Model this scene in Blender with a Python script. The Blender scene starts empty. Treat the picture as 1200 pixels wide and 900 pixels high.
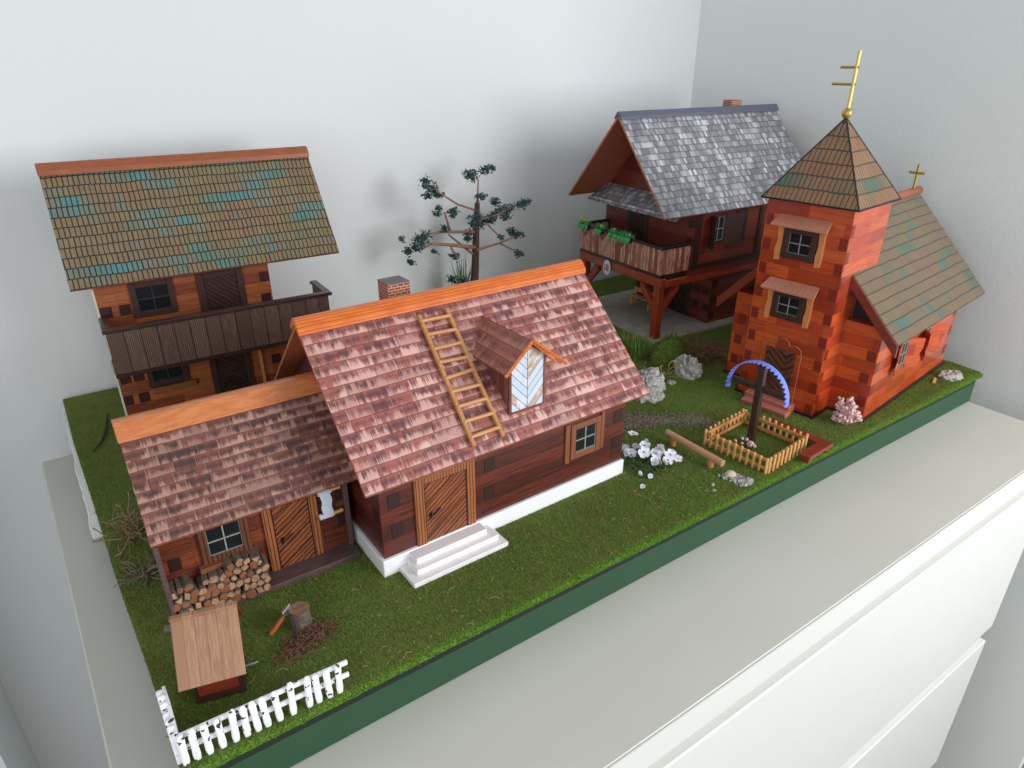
import bpy, math, random
import numpy as np
from mathutils import Vector, Matrix
random.seed(7); rng = np.random.default_rng(7)
SC = bpy.context.scene; COL = SC.collection
R = math.radians
# one scene unit is about 3 cm: everything below is the real tabletop model in its room corner
# ------------------------------------------------------------------ camera, world, lamps, exposure
cam = bpy.data.cameras.new('camera'); co = bpy.data.objects.new('camera', cam); COL.objects.link(co)
cam.sensor_width = 36; cam.lens = 23.94; cam.clip_start = .1; cam.clip_end = 500
co.location = (0, 0, 10); co.rotation_euler = (R(64.3), 0, R(-34.6)); SC.camera = co
cam.dof.use_dof = True; cam.dof.focus_distance = 16.0; cam.dof.aperture_fstop = 9.0
W = bpy.data.worlds.new('World'); SC.world = W; W.use_nodes = True
bg = W.node_tree.nodes['Background']; bg.inputs[0].default_value = (.93, .97, 1, 1); bg.inputs[1].default_value = .46
def area(name, loc, target, sx, sy, power, color):
    l = bpy.data.lights.new(name, 'AREA'); l.shape = 'RECTANGLE'; l.size = sx; l.size_y = sy; l.energy = power; l.color = color
    o = bpy.data.objects.new(name, l); COL.objects.link(o); o.location = loc
    o.rotation_euler = (Vector(target) - Vector(loc)).to_track_quat('-Z', 'Y').to_euler(); return o
area('window_light', (24, -17, 12), (9, 14, 3), 17, 20, 10200, (.97, .99, 1))
area('left_fill_light', (-15, -9, 9), (7, 18, 0), 24, 20, 3200, (.93, .97, 1))  # unseen fill lamp added on the left to brighten the walls
SC.view_settings.view_transform = 'Standard'; SC.view_settings.look = 'None'
SC.view_settings.exposure = 0; SC.view_settings.gamma = 1

# ------------------------------------------------------------------ node helpers
def s(r, g, b, k=1.0):
    f = lambda c: (c/255/12.92 if c/255 <= .04045 else ((c/255+.055)/1.055)**2.4)*k
    return (f(r), f(g), f(b), 1)
class G:
    def __init__(g, name):
        g.m = bpy.data.materials.new(name); g.m.use_nodes = True; g.t = g.m.node_tree; g.t.nodes.clear()
        g.out = g.t.nodes.new('ShaderNodeOutputMaterial'); g.b = g.t.nodes.new('ShaderNodeBsdfPrincipled')
        g.t.links.new(g.b.outputs[0], g.out.inputs[0])
    def put(g, sock, v):
        if v is None: return
        if hasattr(v, 'is_output') or isinstance(v, bpy.types.NodeSocket): g.t.links.new(v, sock)
        else: sock.default_value = v
    def math(g, op, a, b=None, c=None):
        n = g.t.nodes.new('ShaderNodeMath'); n.operation = op
        for i, v in enumerate((a, b, c)): g.put(n.inputs[i], v)
        return n.outputs[0]
    def add(g, a, b): return g.math('ADD', a, b)
    def sub(g, a, b): return g.math('SUBTRACT', a, b)
    def mul(g, a, b): return g.math('MULTIPLY', a, b)
    def div(g, a, b): return g.math('DIVIDE', a, b)
    def floor(g, a): return g.math('FLOOR', a)
    def fr(g, a): return g.math('FRACT', a)
    def lt(g, a, b): return g.math('LESS_THAN', a, b)
    def gt(g, a, b): return g.math('GREATER_THAN', a, b)
    def step(g, a, lo, hi):
        n = g.t.nodes.new('ShaderNodeMapRange'); n.interpolation_type = 'SMOOTHSTEP'
        g.put(n.inputs[0], a); n.inputs[1].default_value = lo; n.inputs[2].default_value = hi; return n.outputs[0]
    def mix(g, f, a, b, mode='MIX'):
        n = g.t.nodes.new('ShaderNodeMix'); n.data_type = 'RGBA'; n.blend_type = mode; n.clamp_factor = True
        g.put(n.inputs[0], f); g.put(n.inputs[6], a); g.put(n.inputs[7], b); return n.outputs[2]
    def vec(g, x, y, z=0.0):
        n = g.t.nodes.new('ShaderNodeCombineXYZ')
        for i, v in enumerate((x, y, z)): g.put(n.inputs[i], v)
        return n.outputs[0]
    def uv(g):
        n = g.t.nodes.new('ShaderNodeUVMap'); p = g.t.nodes.new('ShaderNodeSeparateXYZ'); g.t.links.new(n.outputs[0], p.inputs[0])
        return p.outputs[0], p.outputs[1]
    def obj(g): return g.t.nodes.new('ShaderNodeTexCoord').outputs['Object']
    def sep(g, v):
        p = g.t.nodes.new('ShaderNodeSeparateXYZ'); g.put(p.inputs[0], v); return p.outputs
    def noise(g, v, scale=1.0, detail=2.0, rough=.5, dist=0.0):
        n = g.t.nodes.new('ShaderNodeTexNoise'); g.put(n.inputs['Vector'], v); n.inputs['Scale'].default_value = scale
        n.inputs['Detail'].default_value = detail; n.inputs['Roughness'].default_value = rough; n.inputs['Distortion'].default_value = dist
        return n.outputs[0]
    def vor(g, v, scale=1.0):
        n = g.t.nodes.new('ShaderNodeTexVoronoi'); g.put(n.inputs['Vector'], v); n.inputs['Scale'].default_value = scale; return n.outputs[0]
    def wn(g, v):
        n = g.t.nodes.new('ShaderNodeTexWhiteNoise'); n.noise_dimensions = '3D'; g.put(n.inputs[0], v); return n.outputs[0]
    def rnd_obj(g): return g.t.nodes.new('ShaderNodeObjectInfo').outputs['Random']
    def done(g, col, rough=.6, bump=None, bs=.3, dist=.02, coat=0.0, coat_r=.2, spec=None, metal=0.0, sheen=0.0):
        g.put(g.b.inputs['Base Color'], col); g.put(g.b.inputs['Roughness'], rough); g.put(g.b.inputs['Metallic'], metal)
        if coat: g.b.inputs['Coat Weight'].default_value = coat; g.b.inputs['Coat Roughness'].default_value = coat_r
        if spec is not None: g.b.inputs['Specular IOR Level'].default_value = spec
        if sheen: g.b.inputs['Sheen Weight'].default_value = sheen
        if bump is not None:
            n = g.t.nodes.new('ShaderNodeBump'); n.inputs['Strength'].default_value = bs; n.inputs['Distance'].default_value = dist
            g.put(n.inputs['Height'], bump); g.t.links.new(n.outputs[0], g.b.inputs['Normal'])
        return g.m

# ------------------------------------------------------------------ materials
def m_plain(name, c, rough=.6, var=.12, sc=6.0, **k):
    g = G(name); n = g.noise(g.obj(), sc, 4)
    return g.done(g.mix(g.mul(g.step(n, .3, .7), var), c, tuple(x*.35 for x in c[:3])+(1,)), rough, n, .15, .01, **k)
def m_wallpaint(name, c):
    g = G(name); o = g.obj(); n = g.noise(o, 5, 5, .6); n2 = g.noise(o, .12, 2); n = g.add(n, g.mul(g.noise(o, 14, 2), .6))
    col = g.mix(g.mul(g.step(n2, .3, .7), .04), c, (c[0]*.8, c[1]*.8, c[2]*.82, 1))
    return g.done(col, .75, n, .25, .03)
def m_wood(name, c1, c2, freq=45, rough=.4, grain=.5, coat=.3, axis='u', lines=0.0, cdark=None, wav=3.0):
    # long thin grain along u (or v)
    g = G(name); u, v = g.uv(); r = g.rnd_obj()
    a, b = (u, v) if axis == 'u' else (v, u)
    w = g.noise(g.vec(g.mul(a, 1.2), g.mul(b, 4), r), 1, 3)
    n = g.noise(g.vec(g.add(g.mul(a, 2.2), g.mul(r, 30)), g.add(g.mul(b, freq), g.mul(w, 6)), 0.0), 1, 3, .6)
    f = g.step(n, .32, .68)
    col = g.mix(g.mul(f, grain), c1, c2)
    if lines:
        ln = g.math('SINE', g.add(g.mul(b, lines), g.mul(w, wav)))
        col = g.mix(g.mul(g.step(ln, .35, .9), .85), col, cdark or (.02, .01, .006, 1))
    return g.done(col, rough, n, .2, .01, coat=coat)
def m_diag(name, c1, c2, cdark, lines=60, ang=.6, chev=False):
    # boards laid on the slant with thin dark burnt lines
    g = G(name); u, v = g.uv(); w = g.noise(g.vec(u, v, 0.0), 5, 3)
    uu = g.math('ABSOLUTE', g.sub(g.fr(g.mul(u, 1.0)), .5)) if chev else u
    t = g.add(g.mul(uu, math.sin(ang)), g.mul(v, math.cos(ang)))
    ln = g.math('SINE', g.add(g.mul(t, lines), g.mul(w, 5)))
    n = g.noise(g.vec(g.mul(t, 9), g.mul(u, 2), 0.0), 1, 3)
    col = g.mix(g.step(n, .35, .65), c1, c2)
    big = g.lt(g.fr(g.mul(t, 3.2)), .08)
    col = g.mix(g.math('MAXIMUM', g.mul(g.step(ln, .25, .85), .8), big), col, cdark)
    return g.done(col, .45, ln, .15, .01, coat=.2)
def m_logwall(name, cols, rowh=.3, seg=1.6, dark=(.05, .012, .008, 1), coat=.4, gl=.25, lineamt=.35, stripe=0.0):
    g = G(name); u, v = g.uv()
    rr = g.div(v, rowh); r = g.floor(rr); fv = g.fr(rr)
    off = g.wn(g.vec(r, 3.3, 0.0)); cu = g.add(g.div(u, seg), g.mul(off, 5)); c = g.floor(cu); fu = g.fr(cu)
    rnd = g.wn(g.vec(c, r, 1.0)); rnd2 = g.wn(g.vec(c, r, 9.0))
    n = g.noise(g.vec(g.add(g.mul(u, 1.6), g.mul(rnd, 40)), g.mul(v, 26), rnd), 1, 4, .6, .6)
    col = g.mix(rnd, cols[0], cols[1])
    col = g.mix(g.mul(g.gt(rnd2, .7), .6), col, cols[2])
    col = g.mix(g.mul(g.step(n, .4, .7), .6), col, dark)
    if stripe: col = g.mix(g.mul(g.step(g.noise(g.vec(g.add(g.mul(u, .9), g.mul(rnd, 20)), g.mul(v, 44), 2.0), 1, 3, .6, .8), .48, .62), stripe), col, (.012, .005, .004, 1))
    edge = g.math('MAXIMUM', g.lt(fv, .035), g.mul(g.lt(fu, .012), .8))
    col = g.mix(g.mul(edge, lineamt), col, dark)
    h = g.add(g.step(fv, 0, .12), g.mul(n, .3))
    return g.done(col, .42, h, .25, .012, coat=coat, coat_r=gl)
def m_shingle(name, dark, rust, light, rowh=.25, w=.5, lightamt=.75, tint=None):
    # printed wooden shingles: dark heads, ragged pale feet, fine saw-tooth streaks
    g = G(name); u, v0 = g.uv()
    v = g.add(v0, g.mul(g.sub(g.noise(g.vec(g.mul(u, 1.5), g.mul(v0, 1.5), 0.0), 1, 2), .5), .03))
    rr = g.div(v, rowh); r = g.floor(rr); fv = g.fr(rr)
    off = g.wn(g.vec(r, 7.7, 0.0)); uu = g.add(g.div(u, w), g.mul(off, 7))
    uu = g.add(uu, g.mul(g.noise(g.vec(g.mul(uu, .8), g.mul(r, 3.7), 0.0), 1, 1), 1.5))
    c = g.floor(uu); fu = g.fr(uu)
    rnd = g.wn(g.vec(c, r, 1.0)); rnd2 = g.wn(g.vec(c, r, 5.0)); rnd3 = g.wn(g.vec(c, r, 8.0))
    sub = g.add(g.div(u, .075), g.mul(g.noise(g.vec(g.mul(u, 7), r, 0.0), 1, 1), 1.6)); srnd = g.sub(g.wn(g.vec(g.floor(sub), r, 6.0)), .5); srnd2 = g.sub(g.wn(g.vec(g.floor(sub), r, 4.0)), .5)
    st = g.noise(g.vec(g.mul(u, 46), g.mul(v, 2.4), g.mul(r, 1.7)), 1, 5, .8)
    st2 = g.noise(g.vec(g.mul(u, 60), g.mul(v, 5), r), 1, 2, .6)
    pt = g.noise(g.vec(g.mul(u, 3.2), g.mul(v, 3.0), 7.0), 1, 2)
    t = g.add(g.add(g.add(fv, g.mul(g.sub(st, .5), 1.9)), g.mul(g.sub(rnd2, .5), .7)), g.add(g.mul(g.sub(pt, .5), 1.4), g.mul(srnd, .7)))
    lm = g.sub(1.0, g.step(t, .0, .62))
    blot = g.noise(g.vec(g.mul(u, 2.1), g.mul(v, 2.6), 4.0), 1, 3)
    st3 = g.noise(g.vec(g.add(g.mul(u, 52), 9.0), g.mul(v, 3.2), g.mul(r, 2.3)), 1, 4, .8)
    hump = g.sub(1.0, g.mul(g.math('ABSOLUTE', g.sub(fv, .62)), 2.2))
    dm = g.add(g.add(g.mul(hump, .75), g.mul(g.sub(st3, .5), 2.0)), g.add(g.mul(g.sub(rnd, .5), .5), g.add(g.mul(g.sub(blot, .5), 1.0), g.mul(srnd2, .6))))
    mid = g.mix(g.mul(g.step(st2, .35, .65), .55), rust, g.mix(.5, rust, dark))
    base = g.mix(g.mul(g.step(dm, -.1, 1.0), .9), mid, dark)
    col = g.mix(g.mul(lm, g.mul(g.add(.45, g.mul(rnd3, .55)), lightamt)), base, light)
    vl = g.lt(fu, .03); col = g.mix(g.mul(vl, .3), col, light)
    vd = g.lt(g.math('ABSOLUTE', g.sub(fu, .06)), .015); col = g.mix(g.mul(vd, .5), col, dark)
    hl = g.lt(fv, .09); col = g.mix(g.mul(hl, .8), col, (.10, .026, .02, 1))
    h = g.add(g.mul(fv, -.6), g.mul(st, .15))
    return g.done(col, .5, h, .3, .015, coat=.12)
def m_handtile(name, tan1, tan2, teal, rowh=.3, w=.11, rough=.45, patch=.60, line=.9, vline=.9, coat=.2, lw=.095):
    # hand drawn narrow tiles in tan and olive, black pen lines, teal patches
    g = G(name); u, v0 = g.uv()
    v = g.add(v0, g.mul(g.sub(g.noise(g.vec(g.mul(u, 1.3), g.mul(v0, .6), 0.0), 1, 1), .5), .07))
    rr = g.div(v, rowh); r = g.floor(rr); fv = g.fr(rr)
    off = g.wn(g.vec(r, 2.2, 0.0)); uu = g.add(g.div(u, w), off)
    uu = g.add(uu, g.mul(g.noise(g.vec(g.mul(uu, .7), r, 0.0), 1, 1), .5))
    c = g.floor(uu); fu = g.fr(uu)
    big = g.noise(g.vec(g.mul(u, .45), g.mul(v, .5), 2.0), 1, 3)
    col = g.mix(g.step(big, .35, .65), tan1, tan2)
    rn = g.wn(g.vec(c, r, 3.0)); col = g.mix(g.mul(rn, .25), col, (.10, .06, .035, 1))
    pn = g.noise(g.vec(g.mul(g.floor(uu), .085), g.mul(r, .5), 11.0), 1, 2)
    pm = g.mul(g.step(pn, patch-.10, patch+.10), .9)
    col = g.mix(pm, col, g.mix(g.step(g.noise(g.vec(g.mul(u, .6), v, 1.0), 1, 1), .45, .6), teal, (teal[0]*1.3, teal[1]*.85, teal[2]*.65, 1)))
    f = g.noise(g.vec(g.mul(u, 30), g.mul(v, 30), 0.0), 1, 3); col = g.mix(g.mul(g.step(f, .4, .8), .2), col, (.04, .03, .02, 1))
    l1 = g.mul(g.lt(g.math('ABSOLUTE', g.sub(fu, .5)), lw), vline); l2 = g.mul(g.math('MAXIMUM', g.lt(fv, .08), g.gt(fv, .97)), line)
    col = g.mix(g.math('MAXIMUM', l1, l2), col, (.018, .014, .010, 1))
    return g.done(col, rough, g.mul(fv, -1.0), .35, .015, coat=coat)
def m_shake(name):
    g = G(name); u, v0 = g.uv(); rowh, w = .235, .10
    v = g.add(v0, g.mul(g.sub(g.noise(g.vec(g.mul(u, 6), 0.0, 0.0), 1, 2), .5), .035))
    rr = g.div(v, rowh); r = g.floor(rr); fv = g.fr(rr)
    uu = g.add(g.div(u, w), g.mul(g.wn(g.vec(r, 1.0, 0.0)), 6)); uu = g.add(uu, g.mul(g.noise(g.vec(uu, r, 0.0), 1, 1), 1.4))
    c = g.floor(uu); fu = g.fr(uu); rnd = g.wn(g.vec(c, r, 0.0)); big = g.noise(g.vec(g.mul(u, .7), g.mul(v, .9), 0.0), 1, 2)
    gr = g.noise(g.vec(g.mul(u, 38), g.mul(v, 1.2), g.mul(r, .4)), 1, 4, .75)
    col = g.mix(g.math('MULTIPLY', rnd, rnd), s(126, 128, 134), s(234, 236, 242))
    col = g.mix(g.mul(g.step(big, .4, .6), .4), col, s(108, 106, 110))
    col = g.mix(g.mul(g.step(gr, .4, .62), .6), col, s(104, 102, 108))
    col = g.mix(g.mul(g.sub(1.0, g.step(fv, .0, .12)), .85), col, s(46, 44, 50))
    col = g.mix(g.mul(g.step(fv, .72, 1.0), .35), col, s(74, 73, 80))
    col = g.mix(g.mul(g.lt(fu, .08), .25), col, s(90, 88, 94))
    return g.done(col, .6, g.mul(fv, -1.0), .6, .03)
def m_brick(name):
    g = G(name); u, v = g.uv(); n = g.t.nodes.new('ShaderNodeTexBrick'); g.put(n.inputs[0], g.vec(u, v))
    n.inputs['Color1'].default_value = s(120, 52, 36); n.inputs['Color2'].default_value = s(150, 74, 50); n.inputs['Mortar'].default_value = s(205, 170, 140)
    n.inputs['Scale'].default_value = 1; n.inputs['Mortar Size'].default_value = .008; n.inputs['Brick Width'].default_value = .14; n.inputs['Row Height'].default_value = .06
    return g.done(n.outputs[0], .7)
def m_turf():
    g = G('turf'); o = g.obj(); a = g.noise(o, .45, 4, .6); b = g.noise(o, 9, 4, .7); c = g.noise(o, 2.2, 3)
    col = g.mix(g.step(a, .35, .65), s(92, 112, 52), s(108, 122, 62))
    col = g.mix(g.mul(g.step(c, .45, .75), .5), col, s(96, 88, 48))
    col = g.mix(g.mul(g.step(b, .4, .7), .35), col, s(66, 84, 34))
    return g.done(col, .95, b, .8, .04, spec=.1)
def m_blade():
    g = G('grass_blade'); o = g.obj(); a = g.noise(o, .5, 3); b = g.noise(o, 40, 1); c = g.noise(o, 2.4, 3)
    col = g.mix(g.step(a, .35, .65), s(108, 136, 60), s(124, 144, 72))
    col = g.mix(g.mul(g.step(c, .46, .66), .65), col, s(140, 124, 78))
    col = g.mix(g.mul(g.step(b, .35, .7), .5), col, s(78, 102, 42))
    col = g.mix(g.mul(g.gt(b, .66), .35), col, s(170, 150, 92))
    x, y, z = g.sep(o)
    col = g.mix(g.mul(g.sub(1.0, g.step(y, 7.64, 7.84)), .7), col, s(132, 180, 62))
    return g.done(col, .8, spec=.15)
def m_rock():
    g = G('rock'); o = g.obj(); n = g.noise(o, 7, 6, .75); v = g.noise(o, 22, 4, .7)
    col = g.mix(g.step(n, .3, .7), s(138, 134, 128), s(232, 230, 224))
    col = g.mix(g.mul(g.sub(1.0, g.step(v, .36, .5)), .75), col, s(58, 55, 52))
    return g.done(col, .85, g.add(n, v), 1.0, .06)
def m_whitepicket():
    g = G('chipped_white_paint'); o = g.obj(); n = g.noise(o, 10.5, 2)
    col = g.mix(g.step(n, .63, .65), s(246, 246, 250), s(62, 58, 62)); return g.done(col, .5, n, .3, .02)
def m_plankpanel(name, cols, w, pale, paleamt, lines=0.0, lw=.09, la=.85):
    g = G(name); u, v = g.uv(); cu = g.div(u, w); c = g.floor(cu); fu = g.fr(cu); rnd = g.wn(g.vec(c, 2.0, 0.0)); r2 = g.wn(g.vec(c, 8.0, 0.0))
    wv = g.noise(g.vec(g.mul(u, 4), g.mul(v, 3), rnd), 1, 3)
    n = g.noise(g.vec(g.mul(u, 40), g.mul(v, 3), g.mul(rnd, 9)), 1, 4, .7)
    col = g.mix(rnd, cols[0], cols[1]); col = g.mix(g.mul(g.step(n, .42, .6), g.mul(g.gt(r2, .4), paleamt)), col, pale)
    if lines:
        ln = g.math('SINE', g.add(g.mul(u, lines), g.mul(wv, 7))); col = g.mix(g.mul(g.step(ln, .1, .8), .7), col, (.012, .008, .006, 1))
    col = g.mix(g.mul(g.lt(fu, lw), la), col, (.02, .008, .006, 1))
    return g.done(col, .5, n, .3, .02, coat=.15)

WALLW = m_wallpaint('wall_paint', s(227, 230, 231)); WALLR = m_wallpaint('wall_paint_right', s(234, 238, 236))
WHITE = m_plain('dresser_lacquer', s(224, 226, 221), .38, .02, 1.0); WHITE_SHADED = m_plain('dresser_lacquer_shaded', s(200, 199, 189), .45, .04, .5)  # second: white lacquer with the shade of top and grooves darkened in
FLOORM = m_wood('floor_boards', s(170, 150, 125), s(140, 120, 98), 8)
BGREEN = m_plain('base_green_paint', s(36, 72, 46), .75, .10, 1.5); BDARK = m_plain('painted_gap_shadow', s(16, 30, 20), .8)
FOAM = m_plain('white_foam', s(226, 228, 224), .9, .2, 8)
TURF = m_turf(); BLADE = m_blade(); ROCK = m_rock(); PICK = m_whitepicket()
SH_M = m_shingle('cottage_shingles', s(88, 54, 62), s(170, 98, 84), s(234, 188, 176), .235, .5, .85)
SH_A = m_shingle('annex_shingles', s(62, 42, 46), s(128, 76, 62), s(204, 158, 140), .187, .45, .7)
SH_D = m_shingle('dormer_shingles', s(100, 56, 52), s(156, 86, 66), s(206, 146, 122), .28, .5, .5)
T_H1 = m_handtile('olive_tiles', s(134, 121, 86), s(144, 112, 80), s(74, 136, 140), .262, .112, patch=.57, line=1.0, vline=1.0, lw=.12)
T_CH = m_handtile('church_tiles', s(122, 104, 74), s(130, 100, 72), s(56, 112, 102), .30, .1, patch=.60, vline=.45, rough=.35, coat=.5)
T_TW = m_handtile('tower_tiles', s(156, 114, 70), s(146, 94, 54), s(36, 100, 84), .36, .13, patch=.60, vline=1.0, rough=.35, coat=.5)
SHAKE = m_shake('grey_shakes'); BRICK = m_brick('brick'); SLATE = m_plain('chimney_cap', s(118, 104, 104), .7)
LOG_M = m_logwall('cottage_logs', [s(98, 38, 26), s(118, 50, 32), s(76, 30, 24)], .34, 6, s(34, 12, 11), .35, .3, .35, .75)
LOG_A = m_logwall('annex_logs', [s(128, 62, 38), s(142, 72, 44), s(104, 46, 30)], .3, 3, s(48, 18, 12), .2, .35, .35, .55)
LOG_H = m_logwall('house_logs', [s(152, 78, 42), s(178, 100, 56), s(112, 48, 28)], .3, 1.2, s(70, 26, 14), .25, .3)
LOG_C = m_logwall('chalet_logs', [s(116, 46, 30), s(130, 56, 38), s(96, 38, 28)], .3, 5, s(50, 18, 14), .2, .35)
LOG_R = m_logwall('church_logs', [s(186, 60, 16), s(214, 94, 32), s(140, 35, 12)], .33, 1.3, s(124, 40, 12), .9, .22, .3)
LEND = m_wood('log_end', s(66, 26, 22), s(40, 16, 14), 30); LENDR = m_wood('church_log_end', s(134, 38, 20), s(98, 27, 15), 30, coat=.5)
LENDM = m_plain('cottage_log_end', s(52, 24, 24), .5)
ORANGE = m_wood('orange_ridge_wood', s(222, 122, 48), s(200, 92, 26), 14, .35, .8, .3, lines=95, cdark=s(178, 78, 22), wav=1.0)
RIDGE2 = m_wood('annex_ridge_wood', s(206, 128, 74), s(182, 96, 50), 14, .4, .7, .3)
RIDGE1 = m_wood('cherry_ridge_wood', s(158, 88, 54), s(132, 68, 40), 10, .45, .6, .1)
UNDER = m_wood('roof_underside', s(176, 98, 66), s(148, 74, 48), 20, .5)
PLASTER = m_plain('white_plinth', s(242, 242, 244), .5, .03, 3); STEPW = m_plain('step_plaster', s(238, 234, 234), .6, .08, 5)
DOORM = m_diag('burnt_diagonal_boards', s(150, 84, 48), s(128, 66, 36), s(34, 16, 10), 72, -.62)
DOORF = m_wood('burnt_frame_wood', s(166, 100, 56), s(140, 78, 42), 30, .45, .6, .2, 'v', 95, s(40, 20, 12))
DOORH = m_diag('dark_diagonal_boards', s(66, 38, 34), s(52, 28, 26), s(22, 12, 12), 60, .7)
DFRAME = m_wood('dark_frame_wood', s(70, 42, 36), s(46, 26, 22), 50, .45, .7, .2, 'v')
WFRAME = m_wood('window_frame_wood', s(140, 84, 54), s(110, 60, 38), 50, .45, .7, .2, 'v')
WTRIM = m_wood('pale_window_trim', s(214, 140, 84), s(196, 116, 62), 20, .45, .6, .3, 'v')
HOOD = m_wood('window_hood_wood', s(190, 128, 104), s(164, 100, 78), 40, .45, .7, .3, 'v')
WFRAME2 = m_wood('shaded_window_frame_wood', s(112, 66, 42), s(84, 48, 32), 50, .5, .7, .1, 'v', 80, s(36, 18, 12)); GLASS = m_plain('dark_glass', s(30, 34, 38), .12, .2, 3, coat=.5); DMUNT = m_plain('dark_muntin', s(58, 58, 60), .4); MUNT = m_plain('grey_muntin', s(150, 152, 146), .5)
BLACK = m_plain('black_paint', s(26, 24, 26), .4, .1, 4); BROWNP = m_wood('dark_brown_stain', s(62, 40, 34), s(36, 24, 22), 30, .35, .6, .3)
LADW = m_wood('ladder_wood', s(198, 142, 86), s(168, 108, 58), 40, .5, .6, .1); PINEW = m_wood('pine_wood', s(222, 176, 110), s(198, 146, 82), 30, .5, .6, .1)
RAILP = m_wood('fence_rail_wood', s(206, 140, 86), s(182, 112, 62), 30, .5, .6, .1)
REDBR = m_wood('red_brown_stain', s(132, 52, 34), s(104, 36, 24), 24, .35, .6, .4); REDBR2 = m_wood('post_red_stain', s(164, 64, 40), s(130, 44, 28), 24, .35, .6, .4)
PINKW = m_wood('rosy_wood', s(186, 112, 98), s(160, 86, 72), 30, .4, .6, .3)
CREAM = m_plain('cream_board', s(214, 204, 184), .8, .15, 3); DECK = m_wood('deck_stain', s(98, 76, 74), s(72, 52, 52), 20, .6, .7, .05)
SLABM = m_plain('stone_slab', s(168, 160, 150), .8, .3, 2.5); PANELH = m_plankpanel('dark_balcony_boards', [s(104, 80, 66), s(86, 64, 52)], .36, s(150, 120, 98), .3, 150)
PANELC = m_plankpanel('chalet_balcony_boards', [s(168, 92, 70), s(132, 58, 44)], .135, s(226, 194, 170), .8)
DORMW = m_plankpanel('dormer_boards', [s(120, 66, 56), s(96, 50, 44)], .15, s(160, 110, 96), .4)
BLUE = m_plain('blue_card', s(112, 136, 232), .5, .05); GOLD = m_plain('gold_paint', s(194, 162, 80), .32, .1, metal=.55); LAVW = m_wood('slate_blue_ridge', s(94, 98, 116), s(76, 80, 98), 20, .5, .5, .1)
BARK = m_wood('bark', s(96, 66, 56), s(52, 34, 30), 30, .85, 1, 0, 'v'); TWIG = m_plain('twig', s(152, 112, 92), .8, .4, 12)
LEAF = m_plain('pine_leaf', s(66, 98, 92), .7, .7, 22); SPIKE = m_plain('spiky_leaf', s(120, 140, 92), .7, .5, 6); LUSH = m_plain('lush_grass', s(122, 152, 70), .75, .5, 6)
STRAW = m_plain('straw', s(188, 164, 112), .8, .4, 8); DRYB = m_plain('dry_stem', s(150, 124, 88), .8, .5, 8); RUST = m_plain('rusty_stem', s(126, 90, 66), .85, .5, 8)
WOODEND = m_wood('split_wood', s(196, 150, 112), s(150, 104, 74), 12, .7, .8, 0); WOODBARK = m_plain('grey_bark', s(112, 98, 88), .9, .6, 14); WOODEND2 = m_wood('split_wood_dark', s(158, 96, 62), s(120, 64, 40), 12, .7, .8, 0)
HUTB = m_wood('hutch_stain', s(70, 40, 34), s(48, 26, 24), 24); CHIP = m_plain('wood_chip', s(128, 84, 68), .8, .5, 20); HUTR = m_plankpanel('hutch_roof_boards', [s(156, 112, 82), s(142, 98, 70)], .157, s(184, 142, 110), .5, lw=.06, la=.45)
STEEL = m_plain('steel', s(190, 194, 200), .3, .2, metal=.8); AXEH = m_wood('axe_handle', s(200, 112, 56), s(176, 88, 40), 20)
PETAL = m_plain('white_petal', s(226, 226, 234), .6, .05); PCEN = m_plain('violet_petal_centre', s(150, 150, 200), .6); GLEAF = m_plain('dark_leaf', s(60, 90, 62), .7, .4, 9)
PINKF = m_plain('pink_blossom', s(226, 188, 186), .7, .3, 14); GRAVEL = m_plain('gravel', s(134, 120, 104), .9, .7, 16); MOSS = m_plain('moss', s(134, 160, 66), .95, .5, 7)
PLANTG = m_plain('box_plant', s(88, 196, 112), .6, .4, 14); YELF = m_plain('yellow_bloom', s(222, 206, 96), .6); CLOTH = m_plain('white_cloth', s(206, 216, 232), .8, .1, 6)
BADGEW = m_plain('badge_white', s(232, 222, 216), .5); BADGER = m_plain('badge_red', s(140, 60, 72), .5); BADGEP = m_plain('badge_grey', s(220, 196, 202), .5)
def m_bluedoor():
    g = G('pale_blue_painted_boards'); u, v = g.uv(); uu = g.math('ABSOLUTE', g.sub(u, .435)); t = g.add(g.mul(uu, -.62), g.mul(v, .62))
    b = g.div(t, .13); c = g.floor(b); f = g.fr(b); rnd = g.wn(g.vec(c, g.gt(u, .435), 3.0)); n = g.noise(g.vec(g.mul(u, 4), g.mul(v, 4), rnd), 1, 4, .6)
    col = g.mix(rnd, s(190, 202, 218), s(214, 220, 230)); col = g.mix(g.mul(g.gt(rnd, .62), g.step(n, .38, .55)), col, s(190, 160, 130))
    col = g.mix(g.mul(g.step(n, .5, .7), .4), col, s(160, 170, 186)); col = g.mix(g.math('MAXIMUM', g.lt(f, .08), g.lt(g.math('ABSOLUTE', g.sub(u, .435)), .008)), col, s(70, 74, 84))
    return g.done(col, .5, coat=.2)
BLUED = m_bluedoor()

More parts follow.
